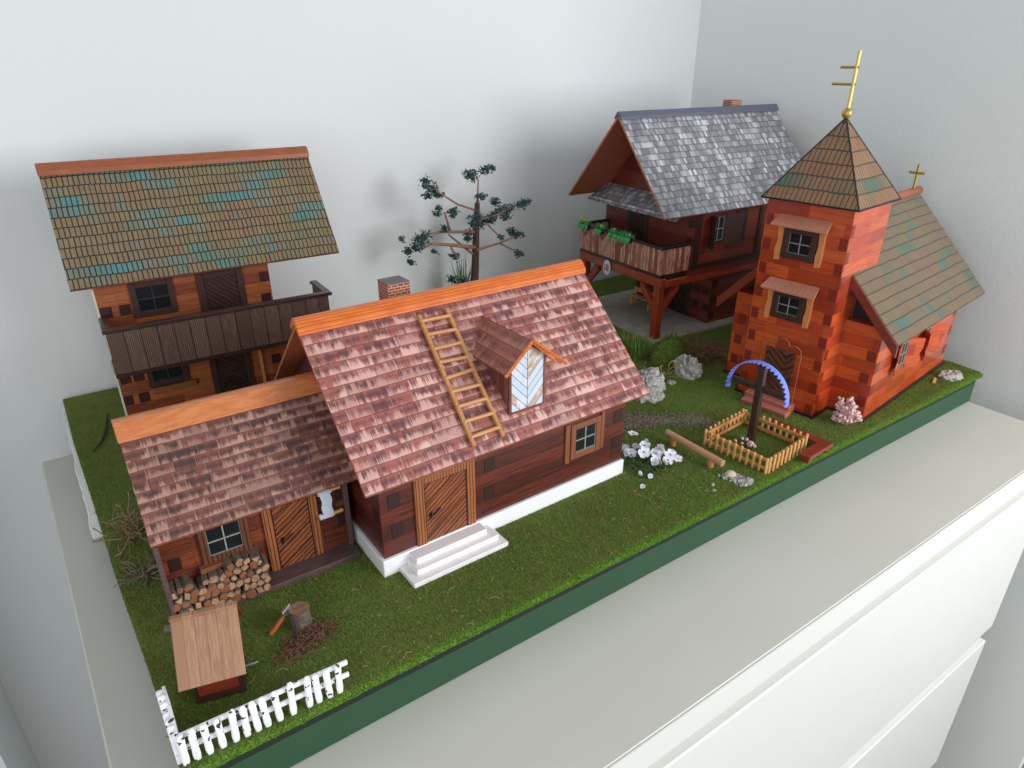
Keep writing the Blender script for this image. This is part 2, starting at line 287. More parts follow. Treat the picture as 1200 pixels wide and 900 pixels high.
# ------------------------------------------------------------------ mesh helpers
def FRONT(v0): return lambda a, b, d: (a, v0-d, b)          # wall facing -y, d outwards
def SIDE(u0): return lambda a, b, d: (u0-d, a, b)           # wall facing -x
ID = lambda a, b, d: (a, b, d)
class MB:
    def __init__(m): m.v = []; m.f = []; m.mi = []; m.uvs = {}
    def face(m, pts, mi=0, uv=None):
        i = len(m.v); m.v += [tuple(p) for p in pts]
        if uv: m.uvs[len(m.f)] = uv
        m.f.append(tuple(range(i, i+len(pts)))); m.mi.append(mi); return m
    def hexa(m, c, mi=0, mtop=None):     # c: 8 corners, bottom 4 then top 4
        i = len(m.v); m.v += [tuple(p) for p in c]
        q = [(3, 2, 1, 0), (4, 5, 6, 7), (0, 1, 5, 4), (1, 2, 6, 5), (2, 3, 7, 6), (3, 0, 4, 7)]
        A, B, C, D = [Vector(c[k]) for k in (0, 1, 3, 4)]
        flip = (B-A).cross(C-A).dot(D-A) < 0
        for k, t in enumerate(q):
            t = tuple(i+j for j in t); m.f.append(t[::-1] if flip else t); m.mi.append(mtop if (k == 1 and mtop is not None) else mi)
        return m
    def box(m, a0, a1, b0, b1, d0, d1, mi=0, T=ID, mtop=None):
        return m.hexa([T(*p) for p in ((a0, b0, d0), (a1, b0, d0), (a1, b1, d0), (a0, b1, d0), (a0, b0, d1), (a1, b0, d1), (a1, b1, d1), (a0, b1, d1))], mi, mtop)
    def prism(m, poly, d0, d1, mi=0, T=ID, mside=None):   # poly in (a,b)
        n = len(poly); i = len(m.v); m.v += [T(a, b, d0) for a, b in poly]+[T(a, b, d1) for a, b in poly]
        o = Vector(T(0, 0, 0)); ex, ey, ez = [Vector(T(*e))-o for e in ((1, 0, 0), (0, 1, 0), (0, 0, 1))]
        ar = sum(poly[k][0]*poly[(k+1) % n][1]-poly[(k+1) % n][0]*poly[k][1] for k in range(n))
        flip = (ex.cross(ey).dot(ez)*ar*(d1-d0)) < 0
        fs = [tuple(range(i+n-1, i-1, -1)), tuple(range(i+n, i+2*n))]+[(i+k, i+(k+1) % n, i+n+(k+1) % n, i+n+k) for k in range(n)]
        for k, f in enumerate(fs): m.f.append(f[::-1] if flip else f); m.mi.append(mi if k < 2 or mside is None else mside)
        return m
    def slab(m, p0, p1, p2, p3, t, mt=0, ms=1):   # p0-p1 eave, p2-p3 ridge (p3 above p0); top gets its own uv
        P = [Vector(p) for p in (p0, p1, p2, p3)]; n = (P[1]-P[0]).cross(P[3]-P[0]).normalized()
        if n.z < 0: n = -n
        e = (P[1]-P[0]).normalized(); up = (P[3]-P[0]); up = (up-e*up.dot(e)).normalized()
        k0 = len(m.f); Q = [p-n*t for p in P]
        uv = [((p-P[0]).dot(e), (p-P[0]).dot(up)) for p in P]
        if e.cross(up).dot(n) > 0: m.face(P, mt, uv)
        else: m.face(P[::-1], mt, uv[::-1])
        fl = e.cross(up).dot(n) > 0
        qs = [Q[::-1]]+[[Q[i], Q[(i+1) % 4], P[(i+1) % 4], P[i]] for i in range(4)]
        for q in qs: m.face(q if fl else q[::-1], ms)
        return m
    def tube(m, pts, rad, n=8, mi=0, cap=True, mcap=None):
        pts = [Vector(p) for p in pts]; rads = rad if isinstance(rad, (list, tuple)) else [rad]*len(pts); i0 = len(m.v); up = None
        for k, p in enumerate(pts):
            t = (pts[min(k+1, len(pts)-1)]-pts[max(k-1, 0)]).normalized()
            if up is None: up = t.orthogonal().normalized()
            up = (up-t*up.dot(t)).normalized(); w = t.cross(up)
            for j in range(n):
                a = 2*math.pi*j/n; m.v.append(tuple(p+(up*math.cos(a)+w*math.sin(a))*rads[k]))
        for k in range(len(pts)-1):
            for j in range(n):
                a = i0+k*n+j; b = i0+k*n+(j+1) % n; m.f.append((a, b, b+n, a+n)); m.mi.append(mi)
        if cap:
            m.f.append(tuple(range(i0+n-1, i0-1, -1))); m.mi.append(mi if mcap is None else mcap)
            e = i0+(len(pts)-1)*n; m.f.append(tuple(range(e, e+n))); m.mi.append(mi if mcap is None else mcap)
        return m
    def ball(m, c, r, seed=0, rough=0.0, nu=10, nv=7, sc=(1, 1, 1), mi=0):
        rr = random.Random(seed); i = len(m.v); c = Vector(c)
        for a in range(1, nv):
            for b in range(nu):
                th = math.pi*a/nv; ph = 2*math.pi*b/nu; q = r*(1+rough*(rr.random()-.5)*2)
                m.v.append((c.x+q*sc[0]*math.sin(th)*math.cos(ph), c.y+q*sc[1]*math.sin(th)*math.sin(ph), c.z+q*sc[2]*math.cos(th)))
        t = len(m.v); m.v.append((c.x, c.y, c.z+r*sc[2])); m.v.append((c.x, c.y, c.z-r*sc[2]))
        for b in range(nu):
            m.f.append((t, i+b, i+(b+1) % nu)); m.mi.append(mi)
            for a in range(nv-2):
                m.f.append((i+a*nu+b, i+(a+1)*nu+b, i+(a+1)*nu+(b+1) % nu, i+a*nu+(b+1) % nu)); m.mi.append(mi)
            e = i+(nv-2)*nu; m.f.append((t+1, e+(b+1) % nu, e+b)); m.mi.append(mi)
        return m
    def build(m, name, mats, parent=None, bevel=0.0, smooth=False, uvo=(0, 0)):
        me = bpy.data.meshes.new(name); me.from_pydata(m.v, [], m.f)
        mats = mats if isinstance(mats, (list, tuple)) else [mats]
        for x in mats: me.materials.append(x)
        me.polygons.foreach_set('material_index', m.mi)
        lay = me.uv_layers.new(name='UVMap').data
        for p in me.polygons:
            if p.index in m.uvs:
                for k, li in enumerate(p.loop_indices): lay[li].uv = m.uvs[p.index][k]
                continue
            n = p.normal
            if abs(n.z) > .95: ax, ay = Vector((1, 0, 0)), Vector((0, 1, 0))
            else: ax = Vector((-n.y, n.x, 0)).normalized(); ay = n.cross(ax)
            for li in p.loop_indices:
                q = me.vertices[me.loops[li].vertex_index].co; lay[li].uv = (q.dot(ax)+uvo[0], q.dot(ay)+uvo[1])
        if smooth: me.shade_smooth()
        o = bpy.data.objects.new(name, me); COL.objects.link(o)
        if parent: o.parent = parent
        if bevel:
            b = o.modifiers.new('bevel', 'BEVEL'); b.width = bevel; b.segments = 1; b.limit_method = 'ANGLE'; b.angle_limit = R(50)
        return o
def tag(o, label=None, cat=None, group=None, kind=None):
    if label: o['label'] = label
    if cat: o['category'] = cat
    if group: o['group'] = group
    if kind: o['kind'] = kind
    return o
def thing(name, label, cat, loc=(0, 0, 0), rz=0, group=None):
    o = bpy.data.objects.new(name, None); COL.objects.link(o); o.location = loc; o.rotation_euler.z = R(rz); o.empty_display_size = .2
    return tag(o, label, cat, group)

# ------------------------------------------------------------------ the room
def struct(name, mb, m): return tag(mb.build(name, m), name.replace('_', ' '), None, None, 'structure')
GZ = .95
struct('back_wall', MB().box(-4.7, 25.2, 22.3, 22.8, -26, 34), WALLW)
struct('right_wall', MB().box(25, 25.6, 3.0, 22.3, -26, 34), WALLR)
struct('left_wall', MB().box(-5.3, -4.7, 19.0, 22.8, -26, 34), WALLW)
struct('floor', MB().box(-12, 40, -30, 23, -26.4, -26), FLOORM)

# chest of drawers
t = thing('chest_of_drawers', 'white chest of drawers with shade painted into its top, carrying the whole model', 'chest of drawers', (11, 12.6, -26))
def at(o, mb_obj): mb_obj.location = -Vector(o.location); return mb_obj
at(t, MB().prism([(-1.05, 4.9), (23.15, 4.9), (23.15, 20.38), (-1.6, 20.38)], -.72, 0).build('top_panel', WHITE_SHADED, t, .03))
fr = MB().box(-1.06, 23.16, 4.87, 4.895, -.72, -.01); at(t, fr.build('front_edge', WHITE, t))
b = MB().box(-1.0, -.6, 5.2, 20.2, -26, -.72).box(22.75, 23.1, 5.2, 20.2, -26, -.72).box(-.6, 22.75, 19.9, 20.2, -26, -.72).box(-.6, 22.75, 5.6, 5.7, -26, -1.3)
for z in (-7.9, -14.9, -21.7): b.box(-.6, 22.75, 5.3, 5.6, z-.02, z+.6)
at(t, b.build('carcass', WHITE, t, .03))
for zz in (-7.94, -14.84, -21.69): at(t, MB().box(-.99, 23.04, 5.1, 5.29, zz, zz+.62).build('shaded_groove', WHITE_SHADED, t))  # groove pieces in the darkened lacquer, painting the shade of the recess
at(t, MB().hexa([(-1, 5.1, -1.3), (23.1, 5.1, -1.3), (23.1, 5.4, -1.3), (-1, 5.4, -1.3), (-1, 5.22, -.72), (23.1, 5.22, -.72), (23.1, 5.4, -.72), (-1, 5.4, -.72)]).build('shaded_groove', WHITE_SHADED, t))
for z0, z1 in ((-7.3, -1.25), (-14.2, -7.95), (-21.0, -14.85), (-25.8, -21.7)):
    at(t, MB().box(-1.0, 23.05, 4.92, 5.25, z0, z1).build('drawer', WHITE, t, .03))

# base of the model and its turf
t = thing('display_base', 'dark green painted wooden base under the grass of the model', 'base board', (11, 14, 0))
at(t, MB().prism([(-.15, 7.68), (23.15, 7.68), (23.15, 21.3), (-.4, 21.3)], .01, .70).build('base_board', BGREEN, t, .03))
at(t, MB().prism([(-.13, 7.675), (23.1, 7.675), (23.1, 21.2), (-.3, 21.2)], .70, .845).build('gap_shadow_strip', BDARK, t))  # dark strip painting the shadow line between turf and base
fp = [(-.3, 7.75)]
y = 14.6
fpl = []
while y < 22.0: fpl.append((-.60-.012*(y-12)-random.uniform(.0, .05)-.08, y)); y += random.uniform(.2, .45)
mb = MB().prism([(-.2, 14.6)]+fpl+[(-.2, 22.0)], .74, .93); at(t, mb.build('foam_edge', FOAM, t, .02))
edge = [(-.27, 7.66), (8, 7.65), (16, 7.64), (23.3, 7.62), (23.42, 7.75), (23.5, 8.6), (23.3, 12), (23.3, 22.1), (-.74, 22.1), (-.70, 19), (-.57, 15.5), (-.5, 13), (-.35, 10)]
tf = struct('turf', MB().prism(edge, .85, GZ), TURF)

def in_poly(x, y):
    c = np.zeros(len(x), bool); n = len(edge)
    for i in range(n):
        x1, y1 = edge[i]; x2, y2 = edge[(i+1) % n]
        k = ((y1 > y) != (y2 > y)) & (x < (x2-x1)*(y-y1)/(y2-y1+1e-9)+x1); c ^= k
    return c
def blades(name, X, Y, h, w, lean, mat, z=GZ, label=''):
    n = len(X); a = rng.uniform(0, 6.283, n); H = h*rng.uniform(.5, 1.2, n); Z = z if isinstance(z, np.ndarray) else np.full(n, z)
    dx, dy = np.cos(a)*w/2, np.sin(a)*w/2; lx, ly = rng.normal(0, lean, n)*H, rng.normal(0, lean, n)*H
    V = np.empty((n, 3, 3)); V[:, 0] = np.stack([X-dx, Y-dy, Z-.01], 1); V[:, 1] = np.stack([X+dx, Y+dy, Z-.01], 1); V[:, 2] = np.stack([X+lx, Y+ly, Z+H], 1)
    me = bpy.data.meshes.new(name); me.vertices.add(3*n); me.vertices.foreach_set('co', V.ravel()); me.loops.add(3*n); me.loops.foreach_set('vertex_index', np.arange(3*n))
    me.polygons.add(n); me.polygons.foreach_set('loop_start', np.arange(0, 3*n, 3)); me.polygons.foreach_set('loop_total', np.full(n, 3)); me.update(calc_edges=True); me.materials.append(mat)
    o = bpy.data.objects.new(name, me); COL.objects.link(o); return tag(o, label, 'grass', None, 'stuff')
N = 520000
X = rng.uniform(-.7, 23.5, N); Y = 7.56+14.5*rng.beta(1.0, 1.7, N); k = in_poly(X, Y); X, Y = X[k], Y[k]
# no blades inside the buildings' footprints
k = ~(((X > 3.95) & (X < 10.0) & (Y > 10.0)) | ((X > .3) & (X < 3.8) & (Y > 11.0) & (Y < 13.8)) | ((X > .8) & (X < 4.6) & (Y > 18.8)))
blades('short_grass', X[k], Y[k], .040, .015, .9, BLADE, label='short mown green grass mat covering the model ground')
# bright green lip of the grass mat hanging over the front edge
n = 26000; X = rng.uniform(-.2, 23.3, n); Z = rng.uniform(.87, .96, n)
blades('edge_grass', X, 7.655-X*.0015-rng.uniform(0, .012, n), .032, .02, 1.0, BLADE, Z, label='bright green fringe of grass along the front edge of the turf')

# ------------------------------------------------------------------ shared building pieces
def squares(mb, T, cols, z0, z1, rowh, size, mi=1, jit=.03, skip=0):
    # dark log-end squares beside a wall corner, every other course
    k = skip; z = math.ceil(z0/rowh-1e-6)*rowh
    while z+rowh < z1:
        if k % 2 == 0:
            for a in cols: q = random.uniform(-jit, jit)*.6; mb.box(a+q, a+q+size, z+.018, z+rowh-.012, .0, .012, mi, T)
        z += rowh; k += 1
def window(par, T, a0, a1, b0, b1, fm, fw=.1, d=.07, nx=2, nz=2, bar=MUNT, label=None):
    f = MB()
    f.box(a0, a0+fw, b0, b1, -.01, d, 0, T).box(a1-fw, a1, b0, b1, -.01, d, 0, T).box(a0+fw, a1-fw, b0, b0+fw, -.01, d, 0, T).box(a0+fw, a1-fw, b1-fw, b1, -.01, d, 0, T)
    w = f.build('window', fm, par, .008)
    if label: w['label'] = label
    MB().box(a0+fw, a1-fw, b0+fw, b1-fw, .004, .014, 0, T).build('pane', GLASS, w)
    g = MB(); A, B = a1-a0-2*fw, b1-b0-2*fw; bw = .012
    for i in range(nx+1): x = a0+fw+A*i/nx; g.box(x-bw, x+bw, b0+fw, b1-fw, .014, .035, 0, T)
    for i in range(nz+1): z = b0+fw+B*i/nz; g.box(a0+fw, a1-fw, z-bw, z+bw, .014, .032, 0, T)
    g.build('glazing_bars', bar, w); return w
def door(par, T, a0, a1, b0, b1, leafm, fm, fw=.18, d=.06, handle=True):
    f = MB().box(a0, a0+fw, b0, b1, -.01, d, 0, T).box(a1-fw, a1, b0, b1, -.01, d, 0, T)
    f.box(a0+fw, a1-fw, b1-fw*.8, b1, -.01, d, 0, T)
    w = f.build('door_frame', fm, par, .01)
    l = MB().box(a0+fw+.02, a1-fw-.02, b0, b1-fw*.8-.02, .0, .035, 0, T)
    l.box(a0+fw, a0+fw+.02, b0, b1-fw*.8, .0, .037, 1, T).box(a1-fw-.02, a1-fw, b0, b1-fw*.8, .0, .037, 1, T); l = l.build('door', [leafm, BLACK], par)
    if handle:
        h = a0+fw+.12; zc = b0+(b1-b0)*.42
        mb = MB().tube([T(h, zc, .03), T(h, zc, .09), T(h+.06, zc+.02, .1), T(h+.2, zc+.10, .085)], .014, 6)
        mb.box(h-.03, h+.03, zc-.09, zc+.05, .03, .045, 0, T).tube([T(h-.02, zc-.12, .05), T(h+.05, zc-.14, .05)], .012, 5)
        mb.build('handle', BLACK, l)
    return l
def gable_roof(par, u0, u1, ve, vr, vb, ze, zr, mats, t=.07, name='roof'):
    mb = MB().slab((u0, ve, ze), (u1, ve, ze), (u1, vr, zr), (u0, vr, zr), t).slab((u1, vb, ze), (u0, vb, ze), (u0, vr, zr), (u1, vr, zr), t)
    return mb.build(name, mats, par)
def ridge_cap(par, u0, u1, vr, zr, w, dz, h, mat, r=.0):
    # angled cap with a soft top
    P = [(-w, -dz), (-w*.97, -dz+h), (-w*.35, h*.9+.0), (0, h*1.08), (w*.35, h*.9), (w*.97, -dz+h), (w, -dz), (0, 0)]
    mb = MB().prism([(vr+a, zr+b) for a, b in P], u0, u1, 0, lambda a, b, d: (d, a, b)); return mb.build('ridge_cap', mat, par, .015)

# ------------------------------------------------------------------ main cottage
c = thing('log_cottage', 'large dark log cottage with white plinth, orange ridge and red brown shingle roof with dormer', 'cottage', (3.84, 9.85, 0), 1)
L, D = 6.2, 4.5
MB().box(-.07, L+.03, -.07, D+.07, .9, 1.33).build('plinth', PLASTER, c, .015)
w = MB().box(0, L, 0, D, 1.3, 3.35).prism([(.0, 3.35), (D, 3.35), (D/2, 5.2)], .02, L-.02, 0, lambda a, b, d: (d, a, b))
F = FRONT(0)
squares(w, F, (.18,), 1.42, 2.9, .34, .24); squares(w, F, (2.3,), 1.42, 2.8, .34, .24); squares(w, F, (L-.34,), 1.42, 2.9, .34, .26)
squares(w, SIDE(0), (.1,), 1.42, 2.9, .34, .24, skip=1)
w.build('wall', [LOG_M, LENDM], c)
# roof, leaving the dormer standing on it
gable_roof(c, -.37, 6.6, -.35, 2.25, 4.85, 3.1, 5.5, [SH_M, UNDER], .06)
ridge_cap(c, -.40, 6.62, 2.25, 5.5, .22, .17, .12, ORANGE)
door(c, FRONT(0), .70, 2.05, 1.3, 2.86, DOORM, DOORF, .2)
MB().box(.66, 2.09, 2.86, 3.0, -.01, .075, 0, FRONT(0)).build('lintel', m_wood('burnt_lintel_wood', s(166, 100, 56), s(140, 78, 42), 30, .45, .6, .2, 'u', 95, s(40, 20, 12)), c, .01)
window(c, FRONT(0), 4.55, 5.42, 1.9, 2.78, WFRAME, .14, .06)
MB().box(4.40, 4.53, 1.84, 2.82, 0, .045, 0, FRONT(0)).build('shutter', WFRAME, c, .01); MB().box(5.44, 5.54, 1.9, 2.85, 0, .045, 0, FRONT(0)).build('shutter', WFRAME, c, .01)
st = MB().box(.25, 2.42, -.68, -.07, .95, 1.06).box(.42, 2.3, -.5, -.072, 1.06, 1.18).box(.5, 2.12, -.34, -.074, 1.18, 1.31)
st.build('front_steps', STEPW, c, .012)
ch = MB().box(1.74, 2.24, 2.62, 3.1, 4.6, 5.76).build('chimney', BRICK, c); MB().box(1.735, 2.245, 2.615, 3.105, 5.76, 5.785).build('chimney_cap', SLATE, ch)
# dormer
dm = MB().prism([(.1, 3.47), (.1, 4.62), (1.32, 4.62)], 3.0, 3.87, 0, lambda a, b, d: (d, a, b)).prism([(3.0, 4.6), (3.87, 4.6), (3.435, 4.98)], -.1, -1.62, 0, FRONT(0))
d_ = dm.build('dormer', DORMW, c)
MB().slab((2.80, 1.30, 4.45), (2.80, -.06, 4.45), (3.44, -.06, 5.03), (3.44, 1.85, 5.03), .04).slab((4.08, -.06, 4.45), (4.08, 1.30, 4.45), (3.44, 1.85, 5.03), (3.44, -.06, 5.03), .04).build('dormer_roof', [SH_D, ORANGE], d_)
mb = MB(); mb.face([(3.03, .088, 3.52), (3.84, .088, 3.52), (3.84, .088, 4.62), (3.435, .088, 4.92), (3.03, .088, 4.62)], 0, [(.0, 0), (.87, 0), (.87, 1.1), (.435, 1.4), (0, 1.1)]); mb.build('dormer_door', BLUED, d_)
mb = MB().box(2.98, 3.03, 3.47, 4.62, -.10, -.065, 0, FRONT(0)).box(3.84, 3.89, 3.47, 4.62, -.10, -.065, 0, FRONT(0)).box(3.03, 3.84, 3.47, 3.52, -.10, -.065, 0, FRONT(0)); mb.build('dormer_trim', DORMW, d_)
mb = MB().tube([(3.44, -.08, 5.05), (2.78, -.08, 4.44)], .035, 6).tube([(3.44, -.08, 5.05), (4.30, -.08, 4.34)], .035, 6); mb.build('bargeboard', ORANGE, d_)

# ladder lying on the roof
t = thing('ladder', 'small light wooden ladder lying on the shingle roof of the large cottage', 'ladder', (5.9, 11.2, 4.3), 1)
cw = Matrix.Translation((3.84, 9.85, 0)) @ Matrix.Rotation(R(1), 4, 'Z'); inv = (Matrix.Translation(t.location) @ Matrix.Rotation(R(1), 4, 'Z')).inverted()
sl = 2.4/2.6
def onroof(u, v, off=.07): return inv @ (cw @ Vector((u, v, 3.1+(v+.35)*sl+off)))
for a, b_ in ((2.04, 1.93), (2.69, 2.60)):
    p0, p1 = onroof(a, 1.92), onroof(b_, -.24); n = Vector((0, -sl, 1)).normalized(); e = (p1-p0).normalized(); x = e.cross(n)
    mb = MB().hexa([p0-x*.04-n*.04, p1-x*.04-n*.04, p1+x*.04-n*.04, p0+x*.04-n*.04, p0-x*.04+n*.05, p1-x*.04+n*.05, p1+x*.04+n*.05, p0+x*.04+n*.05]); mb.build('side_rail', LADW, t, .012)
for i in range(9):
    f = .06+i*.11; v = 1.92-2.16*f; a = 2.04-.11*f; q = random.uniform(-.025, .025)
    MB().tube([onroof(a-.0, v+q, .10), onroof(a+.66, v-q, .10)], .044, 8).build('rung', LADW, t)

# ------------------------------------------------------------------ lean annex with firewood
c = thing('log_shed', 'low log outbuilding with plank deck and shingle roof, left of the large cottage', 'outbuilding', (.2, 11.1, 0), -.5)
MB().box(-.05, 3.45, -.45, .12, .94, 1.06).build('deck', DECK, c, .012)
w = MB().box(.08, 3.5, 0, 2.4, .95, 2.95).prism([(.0, 2.95), (2.4, 2.95), (1.2, 4.0)], .1, 3.5, 0, lambda a, b, d: (d, a, b)); squares(w, FRONT(0), (.15,), 1.1, 2.6, .3, .2); squares(w, FRONT(0), (3.22,), 1.1, 2.6, .3, .2, skip=1)
w.build('wall', [LOG_A, LENDM], c)
gable_roof(c, -.02, 3.66, -.42, 1.18, 2.78, 2.74, 4.30, [SH_A, UNDER], .06)
ridge_cap(c, -.05, 3.66, 1.18, 4.3, .29, .24, .08, RIDGE2)
door(c, FRONT(0), 1.82, 2.86, 1.06, 2.6, DOORM, DOORF, .17)
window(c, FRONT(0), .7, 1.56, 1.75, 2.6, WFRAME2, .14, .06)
MB().box(.62, 1.62, 1.66, 1.76, 0, .16, 0, FRONT(0)).build('window_sill', WFRAME, c, .01)
MB().box(3.36, 3.46, -.12, -.02, 1.06, 2.75).build('post', DECK, c, .01)
MB().box(-.0, .08, -.42, .0, 1.0, 2.7).build('side_board', DECK, c, .01)
for z in (1.96, 2.50): MB().tube([(2.86, -.14, z), (3.30, -.14, z+.02)], .035, 8).build('towel_rod', PINEW, c)
mb = MB()
for k in range(12):
    z0, z1 = 1.93+k*.05, 1.98+k*.05; x = .012*math.sin(k*1.1)
    mb.hexa([(2.90+x, -.2, z0), (3.10+x, -.2, z0), (3.10+x, -.18, z0), (2.90+x, -.18, z0), (2.90+x, -.2, z1), (3.10+x, -.2, z1), (3.10+x, -.18, z1), (2.90+x, -.18, z1)])
mb.tube([(2.84, -.14, 1.96), (3.12, -.14, 1.96)], .06, 10).tube([(2.86, -.14, 2.5), (3.12, -.14, 2.5)], .06, 10)
o = mb.build('hanging_cloth', CLOTH, None, 0, False); o.location = (.2, 11.1, 0); tag(o, 'white cloth wound over two wooden rods beside the shed door', 'cloth')

# firewood
def log_mesh(i):
    r = random.uniform(.065, .115); k = random.choice((3, 4, 5, 5, 6, 9)); a0 = random.uniform(0, 6.28); L_ = random.uniform(.30, .42)
    pl = [(math.cos(a0+6.283*j/k)*r*random.uniform(.8, 1.1), math.sin(a0+6.283*j/k)*r*random.uniform(.75, 1.0)) for j in range(k)]
    mb = MB().prism(pl, 0, L_, 0, lambda a, b, d: (a, d, b), 1); o = mb.build('firewood_log', [random.choice((WOODEND, WOODEND, WOODEND2)), WOODBARK], None, .012)
    return o
LG = 'split firewood logs stacked under the shed eave'; logs = [log_mesh(i) for i in range(16)]; used = [False]*16
def put_log(x, y, z, rz, rx=0, ry=None, lab='split firewood log in the stack on the shed deck'):
    k = random.randrange(16); o = logs[k]
    if used[k]: o = o.copy(); COL.objects.link(o)
    used[k] = True; o.location = (x, y, z); o.rotation_euler = (rx, random.uniform(0, 6.28) if ry is None else ry, rz); tag(o, lab, 'firewood', LG)
for row in range(7):
    nmax = 13; z = 1.13+row*.118
    for i in range(nmax):
        u = .10+i*.135+(row % 2)*.065+random.uniform(-.02, .02)
        top = .70-.15*abs(math.sin(u*2.1+.6)) if u < 1.0 else .76
        if u > 1.72-row*.015 or z-1.06 > top*(1.02 if u > .9 else .98): continue
        put_log(.2+u, 11.1-.50+row*.035+random.uniform(-.04, .04), z, random.uniform(-.12, .12))
put_log(.34, 10.52, 1.06, 1.2, 0, .4, 'loose split log fallen in front of the firewood stack')
for k in range(16):
    if not used[k]: bpy.data.objects.remove(logs[k])

# ------------------------------------------------------------------ two storey house, back left
c = thing('balcony_house', 'two storey house with olive tiled roof and long dark brown balcony at the back left', 'house', (.62, 18.6, 0), -2)
w = MB().box(.02, 4.13, 0, 3.1, .95, 5.2).prism([(0, 5.2), (3.1, 5.2), (1.55, 7.1)], .05, 4.1, 0, lambda a, b, d: (d, a, b))
squares(w, FRONT(0), (.05, .42), 1.2, 5.0, .3, .25, jit=.1); squares(w, FRONT(0), (3.85,), 1.2, 5.0, .3, .25, jit=.05, skip=1)
w.build('wall', [LOG_H, LEND], c); MB().box(-.03, .02, -.02, 3.1, .95, 5.2).box(-.03, .02, -1.1, -.02, 3.0, 3.15).build('side_wall', CREAM, c)
gable_roof(c, -.43, 6.0, -.42, 1.5, 3.42, 5.12, 7.6, [T_H1, UNDER], .06); ridge_cap(c, -.45, 6.02, 1.5, 7.6, .17, .16, .12, RIDGE1)
window(c, FRONT(0), .75, 1.75, 4.1, 5.0, DFRAME, .14, .07, bar=DMUNT); door(c, FRONT(0), 2.3, 3.45, 3.2, 5.0, DOORH, DFRAME, .17)
window(c, FRONT(0), .68, 1.66, 2.2, 3.05, DFRAME, .14, .07, bar=DMUNT); door(c, FRONT(0), 2.2, 3.28, 1.0, 3.0, DOORH, DFRAME, .17)
MB().box(.7, 1.8, 2.02, 2.18, 0, .14, 0, FRONT(0)).build('window_sill', WFRAME, c, .02); MB().box(.4, 1.9, 1.0, 1.3, 0, .3, 0, FRONT(0)).build('bench', LOG_H, c, .02)
MB().box(3.5, 3.58, 1.2, 2.9, 0, .1, 0, FRONT(0)).build('side_trim', WTRIM, c, .01)
bl = MB().box(.0, 5.35, -1.12, 0, 3.05, 3.16).build('balcony_floor', BROWNP, c)
MB().box(.03, 5.32, -1.14, -1.06, 3.16, 4.2).build('balcony_panel', PANELH, c); MB().box(5.24, 5.32, -1.06, -.02, 3.16, 4.2).build('balcony_panel', PANELH, c); MB().box(.03, .1, -1.06, -.02, 3.16, 4.2).build('balcony_panel', PANELH, c)
MB().box(-.04, 5.42, -1.2, -1.0, 4.2, 4.29).box(5.22, 5.42, -1.0, .12, 4.2, 4.29).box(-.04, .14, -1.0, -.1, 4.2, 4.29).build('handrail', BROWNP, c, .015)
MB().box(4.13, 5.4, -.02, .1, .95, 3.05).build('porch_wall', LOG_H, c)

# ------------------------------------------------------------------ chalet, back right
c = thing('chalet', 'tall brown chalet with grey shake roof and a plank balcony on posts, behind the church', 'chalet', (17.87, 15.2, 0), -2.7)
Wd = 4.62
MB().box(-1.35, 5.6, -.02, Wd+.3, .94, 1.06).build('slab_floor', SLABM, c, .015); MB().box(-1.3, 5.55, -.0, Wd+.25, .9, .945).build('slab_edge', BLACK, c)
w = MB().box(0, 5.6, 0, Wd, 3.2, 5.5).prism([(0.02, 5.5), (Wd-.02, 5.5), (Wd/2, 8.1)], .03, 5.5, 0, lambda a, b, d: (d, a, b)).box(1.55, 5.4, .35, Wd-.35, 1.05, 3.2)
squares(w, SIDE(0), (.05, Wd-.3), 3.6, 5.2, .3, .24); squares(w, FRONT(.35), (1.6,), 1.2, 3, .3, .3); squares(w, SIDE(1.55), (.4, .9), 1.2, 3, .3, .3, jit=.15, skip=1)
w.build('wall', [LOG_C, LEND], c)
MB().box(-.05, 5.62, -.05, .02, 3.42, 3.58).build('dark_band', BROWNP, c); MB().box(3.15, 3.3, -.04, 0, 3.6, 5.3).build('corner_post', LEND, c); MB().box(0.0, .3, -.03, 0, 3.6, 5.3).build('corner_post', LEND, c)
gable_roof(c, -1.65, 6.03, -.27, Wd/2, Wd+.27, 5.37, 8.28, [SHAKE, UNDER], .07); ridge_cap(c, -1.67, 6.05, Wd/2, 8.28, .17, .15, .1, LAVW)
MB().box(-.9, -.02, .1, Wd-.1, 5.25, 5.32).slab((-.95, .0, 5.2), (-.95, Wd, 5.2), (0, Wd, 5.7), (0, 0, 5.7), .05, 0, 0).build('porch_roof', SHAKE, c)
ch = MB().box(3.72, 4.25, Wd/2+.1, Wd/2+.5, 7.6, 8.56).build('chimney', BRICK, c)
MB().box(-1.26, 0, .1, Wd-.1, 3.28, 3.4).build('balcony_floor', BROWNP, c)
MB().box(-1.3, -1.24, .08, Wd-.08, 3.4, 4.26).build('balcony_panel', PANELC, c); MB().box(-1.24, 0, .08, .14, 3.4, 4.26).build('balcony_panel', PANELC, c); MB().box(-1.24, 0, Wd-.14, Wd-.08, 3.4, 4.26).build('balcony_panel', PANELC, c)
MB().box(-1.34, -1.2, .03, Wd-.03, 4.26, 4.34).box(-1.2, 0, .03, .17, 4.26, 4.34).box(-1.2, 0, Wd-.17, Wd-.03, 4.26, 4.34).build('handrail', BLACK, c, .015)
for v in (4.2, 3.2, 2.1): MB().prism([(v-.3, 4.24), (v+.3, 4.24), (v, 3.92)], 0, .015, 0, SIDE(-1.3)).build('carved_triangle', REDBR, c)
